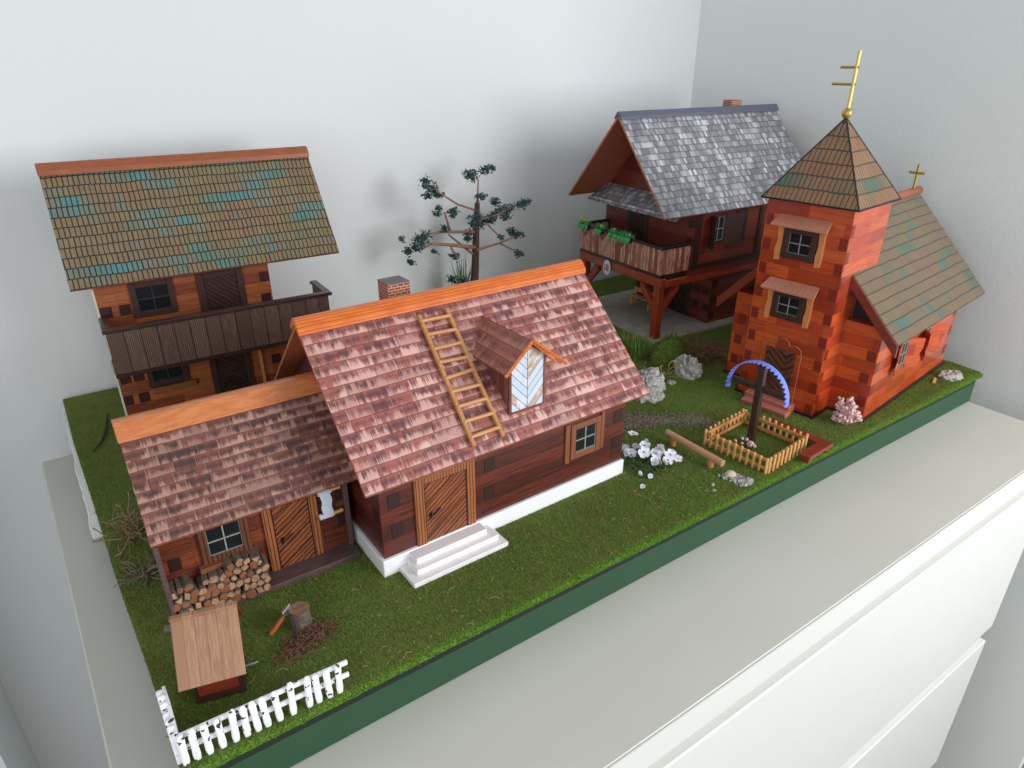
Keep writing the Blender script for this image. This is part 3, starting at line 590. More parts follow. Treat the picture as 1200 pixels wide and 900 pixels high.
MB().box(-1.25, -1.0, .05, Wd-.05, 2.95, 3.26).box(-1.0, 5.5, .02, .16, 2.95, 3.2).box(-1.0, 2, Wd-.2, Wd-.05, 2.95, 3.2).build('beam', REDBR2, c, .02)
for v in (.28, Wd-.28):
    p = MB().box(-1.22, -.94, v-.14, v+.14, 1.05, 2.95).build('post', REDBR2, c, .02); q = 1 if v < 2 else -1
    MB().hexa([(-1.18, v+q*.08, 1.9), (-.98, v+q*.08, 1.9), (-.98, v+q*.08, 2.2), (-1.18, v+q*.08, 2.2), (-1.18, v+q*.85, 2.72), (-.98, v+q*.85, 2.72), (-.98, v+q*.85, 3.0), (-1.18, v+q*.85, 3.0)]).build('brace', REDBR2, p, .01)
    MB().hexa([(-.98, v-.1, 1.9), (-.98, v+.1, 1.9), (-.98, v+.1, 2.2), (-.98, v-.1, 2.2), (-.22, v-.1, 2.72), (-.22, v+.1, 2.72), (-.22, v+.1, 3.0), (-.22, v-.1, 3.0)]).build('brace', REDBR2, p, .01)
door(c, SIDE(0), 2.25, 3.35, 3.4, 5.2, DOORH, DFRAME, .14); door(c, SIDE(1.55), 1.3, 2.3, 1.06, 2.9, DOORH, DFRAME, .14)
window(c, FRONT(0), .75, 1.45, 4.2, 5.2, DFRAME, .1, .05); 
sh = MB().hexa([(.55, -.40, 4.1), (.6, -.40, 4.1), (.75, -.03, 4.1), (.70, -.03, 4.1), (.55, -.40, 5.2), (.6, -.40, 5.2), (.75, -.03, 5.2), (.70, -.03, 5.2)]).build('shutter', DFRAME, c)
MB().hexa([(1.47, -.03, 4.1), (1.52, -.03, 4.1), (1.95, -.34, 4.1), (1.9, -.37, 4.1), (1.47, -.03, 5.2), (1.52, -.03, 5.2), (1.95, -.34, 5.2), (1.9, -.37, 5.2)]).build('shutter', DFRAME, c)
MB().box(1.95, 2.5, -.05, -.0, 4.15, 5.25).build('shutter', BROWNP, c, .01)
el = [(2.82+.19*math.cos(k*6.283/20), 3.02+.28*math.sin(k*6.283/20)) for k in range(20)]
bd = MB().prism(el, .02, .05, 0, SIDE(-1.27)).build('badge', BADGEW, c)
MB().box(2.72, 2.92, 2.90, 3.13, .05, .055, 0, SIDE(-1.27)).build('badge_field', BADGEP, bd)
mb = MB()
for q in ([(2.71, 2.89), (2.735, 2.89), (2.735, 3.14), (2.71, 3.14)], [(2.905, 2.89), (2.93, 2.89), (2.93, 3.14), (2.905, 3.14)], [(2.735, 3.115), (2.905, 3.115), (2.905, 3.14), (2.735, 3.14)],
          [(2.84, 2.90), (2.88, 2.90), (2.81, 3.07), (2.785, 3.05)], [(2.75, 2.90), (2.79, 2.90), (2.84, 3.04), (2.81, 3.06)], [(2.75, 3.05), (2.82, 3.05), (2.82, 3.09), (2.75, 3.09)]): mb.prism(q, .055, .06, 0, SIDE(-1.27))
mb.build('badge_emblem', BADGER, bd)
# wooden bench under the balcony
t = thing('porch_bench', 'pale wooden bench and table standing on the slab under the chalet balcony', 'bench', (18.75, 18.2, 1.06), -2.7)
MB().box(-.12, .12, -.6, .6, .34, .40).build('seat', PINEW, t, .01); MB().box(.12, .16, -.6, .6, .5, .68).build('backrest', PINEW, t, .01)
for v in (-.5, .5): MB().box(-.1, .16, v-.05, v+.05, 0, .34).box(.12, .16, v-.05, v+.05, .34, .5).build('leg', PINEW, t, .01)

# plants on the chalet rail
def rail_plant(v, ln, label, col, bloom):
    M = Matrix.Translation((17.87, 15.2, 0)) @ Matrix.Rotation(R(-2.7), 4, 'Z'); p = M @ Vector((-1.30, v, 4.25))
    t = thing('flower_box', label, 'flower box', p, -2.7, 'flower boxes on the chalet rail')
    MB().box(-.09, .07, -ln/2, ln/2, -.06, .12).build('planter', BLACK if bloom else PLANTG, t)
    mb = MB()
    for k in range(int(170*ln)):
        y = random.uniform(-ln/2, ln/2); x = random.uniform(-.12, .1); z = .1; a = random.uniform(0, 6.28); h = random.uniform(.06, .22); dx = math.cos(a)*.1; dy = math.sin(a)*.1
        w_ = .02; mb.face([(x-w_*math.sin(a), y+w_*math.cos(a), z-.1), (x+w_*math.sin(a), y-w_*math.cos(a), z-.1), (x+dx, y+dy, z+h)])
    for k in range(int(60*ln)):
        y = random.uniform(-ln/2, ln/2); mb.face([(-.1, y, .1), (-.1, y+.03, .1), (-.17-random.random()*.05, y+.02, -.12-random.random()*.06)])
    mb.build('foliage', PLANTG, t)
    mb = MB()
    for k in range(bloom): mb.ball((random.uniform(-.06, .05), random.uniform(-ln/2, ln/2), random.uniform(.2, .27)), .035, k, .2, 6, 5)
    if bloom: mb.build('bloom', YELF, t)
rail_plant(4.22, .55, 'green plant with pale yellow blooms at the far left of the chalet rail', PLANTG, 5)
rail_plant(3.32, .4, 'small grey green plant in the middle of the chalet rail', PLANTG, 2)
rail_plant(2.15, 1.15, 'widest bushy green plant with one yellow bloom on the chalet rail', PLANTG, 3)

# ------------------------------------------------------------------ church
CX, CY, CYaw = 17.32, 8.1, 6.8
c = thing('wooden_church', 'red orange wooden church with square bell tower, tiled roofs and gold crosses at the right', 'church', (CX, CY, 0), CYaw)
Wn, Ln, cv = 4.3, 5.86, 2.15; tu0, tu1, tv0, tv1 = -.92, 1.23, 1.0, 3.29; ZE, ZR = 3.36, 6.12; csl = (ZR-ZE)/(cv+.49)
MB().box(-.08, Ln+.08, -.08, Wn+.08, .9, 1.0).box(tu0-.08, -.08, tv0-.08, tv1+.08, .9, 1.001).build('plinth', BLACK, c)
w = MB().box(0, Ln, 0, Wn, 1.0, 3.62)
w.prism([(.25, 3.62), (Wn-.25, 3.62), (cv, 5.75)], .35, Ln-.05, 2, lambda a, b, d: (d, a, b))
squares(w, SIDE(0), (.06,), 1.1, 3.5, .33, .24, jit=.06); squares(w, SIDE(0), (Wn-.35,), 1.1, 3.5, .33, .24, jit=.05)
squares(w, FRONT(0), (.02,), 1.1, 3.0, .33, .2, jit=.02, skip=1); squares(w, FRONT(0), (Ln-.25,), 1.1, 3.0, .33, .2, jit=.02)
w.build('nave_wall', [LOG_R, LENDR, BLACK], c)
w = MB().box(tu0, tu1, tv0, tv1, 1.0, 6.62); squares(w, SIDE(tu0), (tv0+.02,), .99, 6.6, .33, .2, jit=.0); squares(w, SIDE(tu0), (tv1-.24,), .99, 6.6, .33, .2, jit=.04, skip=1); squares(w, FRONT(tv0), (tu0+.02,), .99, 6.6, .33, .16, jit=.0, skip=1)
w.build('tower', [LOG_R, LENDR], c)
mb = MB().slab((-.275, -.49, ZE), (Ln+.49, -.49, ZE), (Ln+.49, cv, ZR), (-.275, cv, ZR), .07).slab((Ln+.49, Wn+.49, ZE), (-.275, Wn+.49, ZE), (-.275, cv, ZR), (Ln+.49, cv, ZR), .07); mb.build('nave_roof', [T_CH, UNDER], c)
mb = MB()
for q in (-1, 1):
    ve = -.49 if q < 0 else Wn+.49; mb.hexa([(-.29, ve, ZE-.32), (-.19, ve, ZE-.32), (-.19, cv, ZR-.32), (-.29, cv, ZR-.32), (-.29, ve, ZE-.0), (-.19, ve, ZE-.0), (-.19, cv, ZR), (-.29, cv, ZR)])
mb.build('bargeboard', REDBR, c, .01)
mb = MB().tube([(tu1, cv, ZR+.02), (Ln+.55, cv, ZR+.02)], .13, 10); mb.build('ridge_cap', UNDER, c, 0, True)
# tower roof
to = .14; e = [(tu0-to, tv0-to, 6.66), (tu1+to, tv0-to, 6.66), (tu1+to, tv1+to, 6.66), (tu0-to, tv1+to, 6.66)]; ap = ((tu0+tu1)/2, cv, 8.62); mb = MB()
for k in range(4):
    a, b_ = Vector(e[k]), Vector(e[(k+1) % 4]); A = Vector(ap); ex = (b_-a).normalized(); up = (A-a); up = (up-ex*up.dot(ex)).normalized()
    mb.face([a, b_, A], 0, [((p-a).dot(ex)+.3*k, (p-a).dot(up)) for p in (a, b_, A)])
mb.face(e[::-1], 1); tr = mb.build('tower_roof', [T_TW, UNDER], c)
mb = MB()
for k in range(4): mb.tube([e[k], ap], .022, 5); mb.tube([e[k], e[(k+1) % 4]], .025, 5)
mb.build('roof_edging', BLACK, tr)
mb = MB().ball((ap[0], ap[1], 8.72), .13, 0, 0, 14, 10); t0 = Vector((ap[0], ap[1], 8.8))
g_ = mb.build('finial_ball', GOLD, tr, 0, True)
mb = MB().tube([t0, t0+Vector((.03, 0, 1.32))], .04, 8)
for h, ln in ((.96, .36), (.58, .50)): mb.tube([t0+Vector((.03, .0, h)), t0+Vector((.03, ln+.03, h+.0))], .032, 8).tube([t0+Vector((.03, 0, h)), t0+Vector((.03, -.06, h))], .032, 8)
mb.build('tower_cross', GOLD, tr)
mb = MB().box(Ln+.0, Ln+.07, cv-.035, cv+.035, ZR+.1, ZR+.86).box(Ln+.0, Ln+.07, cv-.24, cv+.24, ZR+.56, ZR+.64).build('ridge_cross', GOLD, c, .01)
# tower windows with little hoods
for b0, b1 in ((5.18, 6.0), (3.52, 4.3)):
    ww = window(c, SIDE(tu0), 1.76, 2.66, b0, b1, DFRAME, .15, .10)
    for a in (1.56, 2.68): MB().prism([(a+.02, b0-.08), (a+.16, b0-.1), (a+.18, b0+.2), (a+.13, b0+.45), (a+.18, b1+.0), (a+.16, b1+.06), (a+.0, b1+.06), (a+.0, b0+.2)], 0, .08, 0, SIDE(tu0)).build('side_trim', WTRIM, ww, .008)
    MB().hexa([(tu0-.36, 1.42, b1+.03), (tu0, 1.48, b1+.24), (tu0, 2.88, b1+.24), (tu0-.36, 2.94, b1+.03), (tu0-.36, 1.42, b1+.08), (tu0, 1.48, b1+.29), (tu0, 2.88, b1+.29), (tu0-.36, 2.94, b1+.08)]).build('hood', HOOD, ww, .006)
# tower door
def lobes(grow):
    P = [(1.60-grow, 1.0), (1.60-grow, 2.62)]
    for cx_, r_, zc in ((1.78, .2, 2.66), (2.15, .24, 2.8), (2.52, .2, 2.66)):
        for k in range(7): a = math.pi-math.pi*k/6; P.append((cx_+(r_+grow)*math.cos(a), zc+(r_+grow)*math.sin(a)))
    return [(a if a > 1.4 else a, b) for a, b in P]+[(2.72+grow, 2.62), (2.72+grow, 1.0)]
P = [(1.58, 1.0), (1.58, 2.6), (1.62, 2.78), (1.78, 2.86), (1.94, 2.80), (2.0, 2.93), (2.15, 3.0), (2.30, 2.93), (2.36, 2.80), (2.52, 2.86), (2.68, 2.78), (2.72, 2.6), (2.72, 1.0)]
MB().prism(P, .0, .05, 0, SIDE(tu0)).build('door_surround', LOG_R, c, .01)
mb = MB(); 
mb.tube([(tu0-.055, a, b) for a, b in P], .010, 5); mb.build('surround_edge', HOOD, c)
dl = MB().box(1.72, 2.6, 1.0, 2.66, .05, .08, 0, SIDE(tu0)).build('door', m_diag('church_door_boards', s(112, 66, 46), s(92, 50, 36), s(44, 22, 18), 42, .7, True), c, .01)
MB().box(2.40, 2.46, 1.62, 1.86, .08, .1, 0, SIDE(tu0)).tube([(tu0-.13, 2.43, 1.74), (tu0-.14, 2.25, 1.74)], .018, 6).build('handle', BLACK, dl)
mb = MB().box(tu0-.34, tu0, 1.5, 2.9, .94, 1.2).box(tu0-.62, tu0-.341, 1.44, 2.84, .94, 1.08); mb.build('steps', PINKW, c, .02)
# nave windows with rounded shutters standing ajar
def petal(u0, ang, z0, z1, wd, mat, label=None):
    ca, sa = math.cos(ang), math.sin(ang); T = lambda a, b, d: (u0+a*ca+d*sa, -.02-a*sa+d*ca, b)
    P = [(0, z1), (0, z0+.1)]+[(wd/2-wd/2*math.cos(math.pi*k/6), z0+.18-.18*math.sin(math.pi*k/6)) for k in range(1, 6)]+[(wd, z0+.25), (wd*.86, z0+.42), (wd, z0+.6), (wd, z1)]
    MB().prism(P, 0, .035, 0, T).build('shutter', mat, c, .006)
for u in (1.55, 3.2):
    window(c, FRONT(0), u, u+.5, 2.05, 2.85, DFRAME, .06, .03)
    petal(u, math.pi-.25 if u < 2 else math.pi-.6, 1.95, 2.85, .5, LOG_R); petal(u+.5, .75, 1.95, 2.85, .45, LOG_R)

# ------------------------------------------------------------------ wayside cross in its little fence
c = thing('wayside_cross', 'dark wooden cross under a scalloped blue arch inside a small picket fence', 'cross', (13.75, 9.05, .95), 5)
MB().box(-.08, .08, -.09, .09, 0, 2.27).build('upright', BROWNP, c, .015)
MB().box(-.06, .06, -.76, -.092, 1.52, 1.67).box(-.06, .06, .092, .76, 1.52, 1.67).build('crossbar', BROWNP, c, .015)
mb = MB(); n = 46; rad = .80; zc = 1.50
for k in range(n):
    a0 = math.pi*(-.03+1.08*k/n); a1 = math.pi*(-.03+1.08*(k+1)/n); f = lambda a, x, r: (x, -math.cos(a)*r, zc+math.sin(a)*r)
    x0, x1 = (-.15, -.25) if k % 2 == 0 else (-.25, -.15)
    mb.hexa([f(a0, -.04, rad), f(a1, -.04, rad), f(a1, x1, rad), f(a0, x0, rad), f(a0, -.04, rad+.03), f(a1, -.04, rad+.03), f(a1, x1, rad+.03), f(a0, x0, rad+.03)])
mb.build('arch', BLUE, c)
c2 = thing('garden_fence', 'tiny pale pine picket fence closing a square round the wayside cross', 'fence', (13.68, 8.88, .94), 5)
hx, hy = .86, .88
def pine_picket(x, y, nx, ny):
    h = .45+random.uniform(-.02, .02); MB().tube([(x, y, 0), (x+random.uniform(-.01, .01), y, h*.97), (x, y, h)], [.034, .034, .024], 7).build('picket', PINEW, c2)
for i in range(11):
    y = -hy+2*hy*i/10
    pine_picket(-hx-.04, y, 0, 0); pine_picket(hx+.04, y, 0, 0)
for i in range(10):
    x = -hx+.04+(2*hx-.08)*i/9
    pine_picket(x, -hy-.04, 0, 0); pine_picket(x, hy+.04, 0, 0)
for z in (.06, .30):
    MB().box(-hx, -hx+.04, -hy, hy, z, z+.09).build('rail', RAILP, c2, .008); MB().box(hx-.04, hx, -hy, hy, z, z+.09).build('rail', RAILP, c2, .008)
    MB().box(-hx+.04, hx-.04, -hy, -hy+.04, z, z+.09).build('rail', RAILP, c2, .008); MB().box(-hx+.04, hx-.04, hy-.04, hy, z, z+.09).build('rail', RAILP, c2, .008)
def blob_flowers(name, label, cat, loc, pts, mat, r=.05, stem=GLEAF, nleaf=0):
    t = thing(name, label, cat, loc)
    mb = MB()
    for k, (x, y, z) in enumerate(pts): mb.ball((x, y, z), r*random.uniform(.7, 1.2), k, .25, 7, 5)
    mb.build('blossom', mat, t, 0, True)
    mb = MB()
    for x, y, z in pts: mb.tube([(x*.3, y*.3, -.02), (x*.8, y*.8, z*.6), (x, y, z)], .012, 4)
    for k in range(nleaf):
        a = random.uniform(0, 6.28); l = random.uniform(.1, .25); x, y = random.uniform(-.15, .15), random.uniform(-.15, .15)
        mb.face([(x-.02*math.sin(a), y+.02*math.cos(a), 0), (x+.02*math.sin(a), y-.02*math.cos(a), 0), (x+l*math.cos(a), y+l*math.sin(a), l)])
    mb.build('stem', stem, t); return t
blob_flowers('pink_flowers', 'small clump of pink flowers at the foot of the wayside cross', 'flowers', (13.52, 8.98, .95), [(random.uniform(-.16, .12), random.uniform(-.25, .25), random.uniform(.06, .17)) for _ in range(13)], PINKF, .05)
pts = []
for k in range(46):
    z = random.uniform(.05, .72); rr = .36*(1-.62*z/.8); a = random.uniform(0, 6.28); pts.append((rr*math.cos(a), rr*math.sin(a)+z*.12, z))
t = thing('pink_shrub', 'pale pink flowering coral-like shrub at the front corner of the church', 'shrub', (16.72, 8.22, .94))
mb = MB()
for k, (x, y, z) in enumerate(pts):
    q = Vector((x, y, z)); m0 = Vector((x*.25, y*.25, z*.5)); mb.tube([(0, 0, 0), m0, q], [.035, .03, .022], 5)
    for j in range(3): mb.tube([q-(q-m0)*.3, q+Vector((random.uniform(-.09, .09), random.uniform(-.09, .09), random.uniform(-.02, .09)))], [.028, .04], 5)
mb.build('branches', PINKF, t, 0, True)

# L shaped dark red bench
c = thing('corner_bench', 'low dark red L shaped bench beside the fenced cross', 'bench', (14.9, 8.7, .95), 4)
MB().box(-.1, .16, -1.1, .65, .14, .24).box(-.95, -.101, -1.1, -.8, .14, .24).build('seat', REDBR, c, .015)
for x, y in ((.03, .5), (.03, -.95), (-.8, -.95)): MB().box(x-.08, x+.08, y-.1, y+.1, 0, .14).build('leg', REDBR, c, .01)
# log bench
c = thing('log_bench', 'plain round log laid on two short stumps as a bench near the path', 'bench', (12.02, 9.5, .95), 0)
MB().tube([(0.0, .86, .28), (.02, -.95, .26)], .085, 12, 0, True, 1).build('seat_log', [m_wood('peeled_log', s(196, 148, 116), s(168, 118, 88), 20, .6, .6, .05), WOODEND], c, 0)
for y in (.62, -.62): MB().tube([(0, y, 0), (0, y, .22)], .075, 10).build('leg', RAILP, c)
def ico_rock(name, label, loc, r, sc, seed, pts=None, mat=ROCK, group=None, rough=.34, nu=26, nv=16):
    rr = random.Random(seed); mb = MB().ball((0, 0, 0), r, seed, rough*.45, nu, nv, sc)
    lum = [(Vector((rr.uniform(-1, 1), rr.uniform(-1, 1), rr.uniform(-.3, 1))).normalized(), rr.uniform(-.35, .45)) for _ in range(9)]
    vs = []
    for v in mb.v:
        q = Vector(v); d = q.normalized(); k = 1+rough*2.2*sum(a*max(0, d.dot(n))**5 for n, a in lum); q = q*k; q.z = max(q.z, -.05); vs.append(tuple(q))
    mb.v = vs; o = mb.build(name, mat); o.location = loc; o.rotation_euler.z = rr.uniform(0, 6); return tag(o, label, 'rock', group)
ico_rock('rock', 'large pale speckled rock half hidden behind the cottage roof corner', (13.55, 12.75, .95), .62, (1.0, .9, .85), 3)
ico_rock('rock', 'pale peaked rock in the grass before the chalet slab', (15.65, 13.0, .95), .42, (1.1, .75, 1.25), 5)
ico_rock('rock', 'small white rock at the far right end of the turf behind the church', (22.25, 8.05, .95), .26, (1.3, .8, .9), 8)
ico_rock('pebble', 'round beige pebble at the near end of the log bench', (12.12, 8.35, .95), .14, (1, 1, .85), 9, mat=m_plain('beige_stone', s(206, 192, 164), .8, .3, 8), rough=.05)
ico_rock('pebble', 'small grey stone beside the big rock in the grass', (14.75, 12.75, .95), .13, (1, 1, .8), 12)
ico_rock('pebble', 'speckled grey stone at the front tip of the gravel strip', (12.2, 7.95, .95), .13, (1.3, 1, .5), 14)
for i, (x, y) in enumerate(((11.45, 8.32), (11.3, 8.15))): ico_rock('pebble', 'tiny pale pebble lying in the grass near the log bench', (x, y, .95), .05, (1, 1, .8), 20+i, group='tiny pale pebbles by the log bench', nu=8, nv=6)
def scatter_stones(name, label, pts, mat, r0, r1):
    mb = MB()
    for k, (x, y) in enumerate(pts): r = random.uniform(r0, r1); mb.ball((x, y, GZ+r*.4), r, k, .3, 5, 4, (1, 1, .7))
    return tag(mb.build(name, mat), label, 'gravel', None, 'stuff')
P = []
for _ in range(1500):
    f = random.random(); cx_ = 10.9+f*2.9; cy_ = 11.9-f*1.5+.35*math.sin(f*3.1); P.append((cx_+random.gauss(0, .16), cy_+random.gauss(0, .26*(1.1-.5*f))))
scatter_stones('gravel_path', 'grey brown gravel path crossing the grass beyond the cottage', P, GRAVEL, .018, .045)
P = [(12.1+random.gauss(0, .09)+.0*f, 8.5-.65*random.random()) for f in range(220)]
scatter_stones('gravel_strip', 'short strip of speckled gravel at the near end of the log bench', P, ROCK, .02, .05)
# moss mound, tufts
mb = MB().ball((0, 0, 0), 1, 4, .04, 24, 12, (.95, .42, .55)); o = mb.build('moss_mound', MOSS, None, 0, True); o.location = (15.95, 14.1, .93); o.rotation_euler.z = .5
tag(o, 'mossy bright green mound in front of the chalet slab', 'moss'); 
n = 9000; th = rng.uniform(0, 6.283, n); ph = np.arccos(rng.uniform(0, 1, n)); lx = .95*np.sin(ph)*np.cos(th); ly = .42*np.sin(ph)*np.sin(th)
blades('moss_fuzz', 15.95+lx*math.cos(.5)-ly*math.sin(.5), 14.1+lx*math.sin(.5)+ly*math.cos(.5), .07, .03, .9, MOSS, .93+.55*np.cos(ph), 'fine fuzz of green moss over the mound before the chalet')
def tuft(name, label, loc, n, h, spread, mat, w=.03, cat='grass tuft', r0=.1):
    mb = MB()
    for k in range(n):
        a = random.uniform(0, 6.283); l = h*random.uniform(.55, 1.1); sp = spread*random.uniform(.1, 1); x, y = random.uniform(-r0, r0), random.uniform(-r0, r0)
        c_, s_ = math.cos(a), math.sin(a); p = [(x, y, 0), (x+c_*sp*.35, y+s_*sp*.35, l*.6), (x+c_*sp, y+s_*sp, l)]
        ww = w*random.uniform(.6, 1.2)
        mb.face([(p[0][0]-s_*ww/2, p[0][1]+c_*ww/2, 0), (p[0][0]+s_*ww/2, p[0][1]-c_*ww/2, 0), (p[1][0]+s_*ww/2, p[1][1]-c_*ww/2, p[1][2]), (p[1][0]-s_*ww/2, p[1][1]+c_*ww/2, p[1][2])])
        mb.face([(p[1][0]-s_*ww/2, p[1][1]+c_*ww/2, p[1][2]), (p[1][0]+s_*ww/2, p[1][1]-c_*ww/2, p[1][2]), p[2]])
    o = mb.build(name, mat); o.location = loc; return tag(o, label, cat)
tuft('grass_tuft', 'tall green grass tuft at the left corner of the chalet slab', (15.3, 14.9, .95), 260, .8, .6, LUSH, .03, r0=.35)
tuft('grass_tuft', 'shorter green grass tuft right of the chalet corner post', (16.9, 14.75, .95), 170, .5, .35, LUSH, .03, r0=.28)
tuft('spiky_plant', 'tall spiky pale green plant behind the tree trunk', (12.25, 20.9, .95), 70, 2.55, .95, SPIKE, .07, 'plant', .12)
def tangle(name, label, loc, n, r, mat, rad=.012, h=.5, cat='dry bush', seed=1, sc=(1, 1)):
    rr = random.Random(seed); mb = MB()
    for k in range(n):
        p = Vector((rr.uniform(-r, r)*.6*sc[0], rr.uniform(-r, r)*.6*sc[1], rr.uniform(0, h*.4))); d = Vector((rr.uniform(-1, 1), rr.uniform(-1, 1), rr.uniform(0, .8))).normalized(); P = [p.copy()]
        for j in range(6):
            d = (d+Vector((rr.uniform(-.6, .6), rr.uniform(-.6, .6), rr.uniform(-.5, .35)))).normalized(); p = p+d*r*.3; p.z = min(max(p.z, .02), h); P.append(p.copy())
        mb.tube(P, rad*rr.uniform(.6, 1.2), 4)
    o = mb.build(name, mat); o.location = loc; return tag(o, label, cat)
tangle('dry_bush', 'tangled pale dry stems at the left turf edge beside the shed', (.02, 14.0, .95), 55, .42, DRYB, .012, .6, seed=3, sc=(.5, 1.4))
tangle('dry_bush', 'dark rusty dry bush by the left wall of the church', (17.0, 13.5, .95), 90, .6, RUST, .015, .5, seed=5)
tangle('straw_tuft', 'loose yellow straw stems by the mossy mound and rocks', (14.95, 13.5, .95), 14, .6, STRAW, .012, .45, 'straw', seed=9)
tangle('dry_bush', 'low grey dry twigs on the turf behind the shed corner', (.0, 12.5, .95), 40, .3, m_plain('grey_twig', s(128, 118, 98), .9, .4, 9), .012, .14, seed=12)
o = MB().tube([(0, 0, .08), (.25, .55, .05), (.42, 1.1, .12), (.55, 1.75, .2)], [.015, .03, .045, .04], 7).build('dark_branch', m_plain('dark_bark', s(56, 50, 46), .9, .4, 9)); o.location = (-.32, 18.1, .95); tag(o, 'thin dark branch lying on the turf at the back left', 'branch')
MB().box(-.18, .18, -.035, .035, 0, .05)
o = MB().box(-.2, .2, -.04, .04, 0, .05).build('wood_stick', PINEW, None, .01); o.location = (21.5, 8.22, .96); o.rotation_euler.z = .35; tag(o, 'tiny yellow wood stick on the grass beside the church', 'stick')
# white flowers by the cottage corner
t = thing('white_flowers', 'cluster of white daisy-like flowers at the front right corner of the cottage', 'flowers', (10.75, 9.9, .95))
def bloom(x, y, z, r, k):
    rr = random.Random(k); mb = MB(); tilt = Vector((rr.uniform(-.9, .5)-.3, rr.uniform(-1.0, .4)-.3, 1)).normalized(); ax = tilt.orthogonal().normalized(); ay = tilt.cross(ax); c0 = Vector((x, y, z)); np_ = 5; r *= .78
    for j in range(np_):
        a = 6.283*j/np_+rr.random()*.3; d = ax*math.cos(a)+ay*math.sin(a); e_ = ax*-math.sin(a)+ay*math.cos(a)
        mb.face([c0, c0+d*r*.45-e_*r*.5+tilt*r*.10, c0+d*r*.95-e_*r*.48+tilt*r*(.2+.2*rr.random()), c0+d*r*1.12+tilt*r*.2*rr.random(), c0+d*r*.95+e_*r*.48+tilt*r*(.2+.2*rr.random()), c0+d*r*.45+e_*r*.5+tilt*r*.08])
    o = mb.build('flower', PETAL, t); MB().ball(c0+tilt*r*.12, r*.2, k, .1, 6, 5).build('centre', PCEN, o)
    MB().tube([(x*.7, y*.7, -.01), (x, y, z)], .01, 4).build('stem', GLEAF, o)
for k, (x, y, z, r) in enumerate([(-.35, .75, .3, .16), (-.2, .6, .25, .13), (.45, .85, .3, .17), (-.1, .3, .2, .14), (.05, .05, .3, .18), (.28, .25, .3, .17), (.32, -.1, .22, .18), (.15, -.25, .2, .15), (.55, .0, .25, .16),
                                   (.62, -.3, .2, .18), (.45, -.38, .15, .16), (.75, -.45, .12, .12), (-.05, .5, .15, .11), (.2, .5, .2, .1), (.75, .65, .1, .07), (-.45, -.35, .08, .08), (-.3, -.55, .06, .08), (-.75, -.75, .05, .08)]+[(random.uniform(-.4, .75), random.uniform(-.45, .6), random.uniform(.1, .26), random.uniform(.09, .14)) for _ in range(9)]): bloom(x, y, z, r, k)
o = tuft('flower_leaves', 'dark blue green leaves between the white flowers', (10.75, 9.75, .95), 120, .28, .3, GLEAF, .03, 'leaves', .45)
o.parent = t; o.location = (0, -.1, 0)
for q in ('category', 'label'): del o[q]
# chopping block, axe and chips
t = thing('chopping_block', 'short bark covered chopping block stump on the lawn before the shed', 'stump', (2.05, 9.5, .95))
MB().tube([(0, 0, 0), (.0, 0, .2), (0, .0, .4)], [.19, .175, .17], 14, 0, True, 1).build('stump', [WOODBARK, m_wood('weathered_end_grain', s(150, 112, 88), s(112, 78, 58), 16, .8, .8, 0)], t)
MB().ball((.16, -.14, .02), .05, 1, .3, 6, 5, (1.2, .8, .5)).build('chip', WOODEND, t)
t = thing('axe', 'axe with orange handle leaning with its steel head on the stump', 'axe', (1.55, 9.55, .97))
MB().tube([(-.02, .03, .0), (.30, .05, .30)], [.04, .033], 8).build('handle', AXEH, t)
MB().hexa([(.25, .0, .26), (.40, .0, .32), (.40, .10, .32), (.25, .10, .26), (.22, .0, .35), (.38, .03, .48), (.38, .07, .48), (.22, .10, .35)]).build('head', STEEL, t, .01)
mb = MB()
for k in range(330):
    f = random.random(); x = 1.6+f*.85+random.gauss(0, .1); y = 9.0+f*.12+random.gauss(0, .10+.04*f); z = GZ+.02+random.random()*.10*(1-abs(f-.6)); a = random.uniform(0, 3.14); l = random.uniform(.03, .11)
    mb.tube([(x, y, z), (x+l*math.cos(a), y+l*math.sin(a), z+random.uniform(-.02, .04))], random.uniform(.005, .013), 4)
for k in range(10): x = random.uniform(1.35, 1.9); y = random.uniform(8.8, 9.0); mb.tube([(x, y, GZ+.04), (x+random.uniform(.1, .3), y+random.uniform(-.1, .1), GZ+.05)], .01, 4)
tag(mb.build('wood_chips', CHIP), 'heap of reddish wood chips on the lawn beside the chopping block', 'wood chips', None, 'stuff')
mb = MB()
for k in range(330):
    x = rng.uniform(0, 16); y = 7.7+abs(rng.normal(0, 1.6)); a = rng.uniform(0, 3.14); l = rng.uniform(.02, .07) if k % 8 else rng.uniform(.08, .2)
    mb.tube([(x, y, GZ+.055), (x+l*.5*math.cos(a), y+l*.5*math.sin(a), GZ+.075), (x+l*math.cos(a+.5), y+l*math.sin(a+.5), GZ+.055)], .004, 3)
tag(mb.build('straw_bits', STRAW), 'scattered bits of pale straw and dry stems over the lawn', 'straw', None, 'stuff')
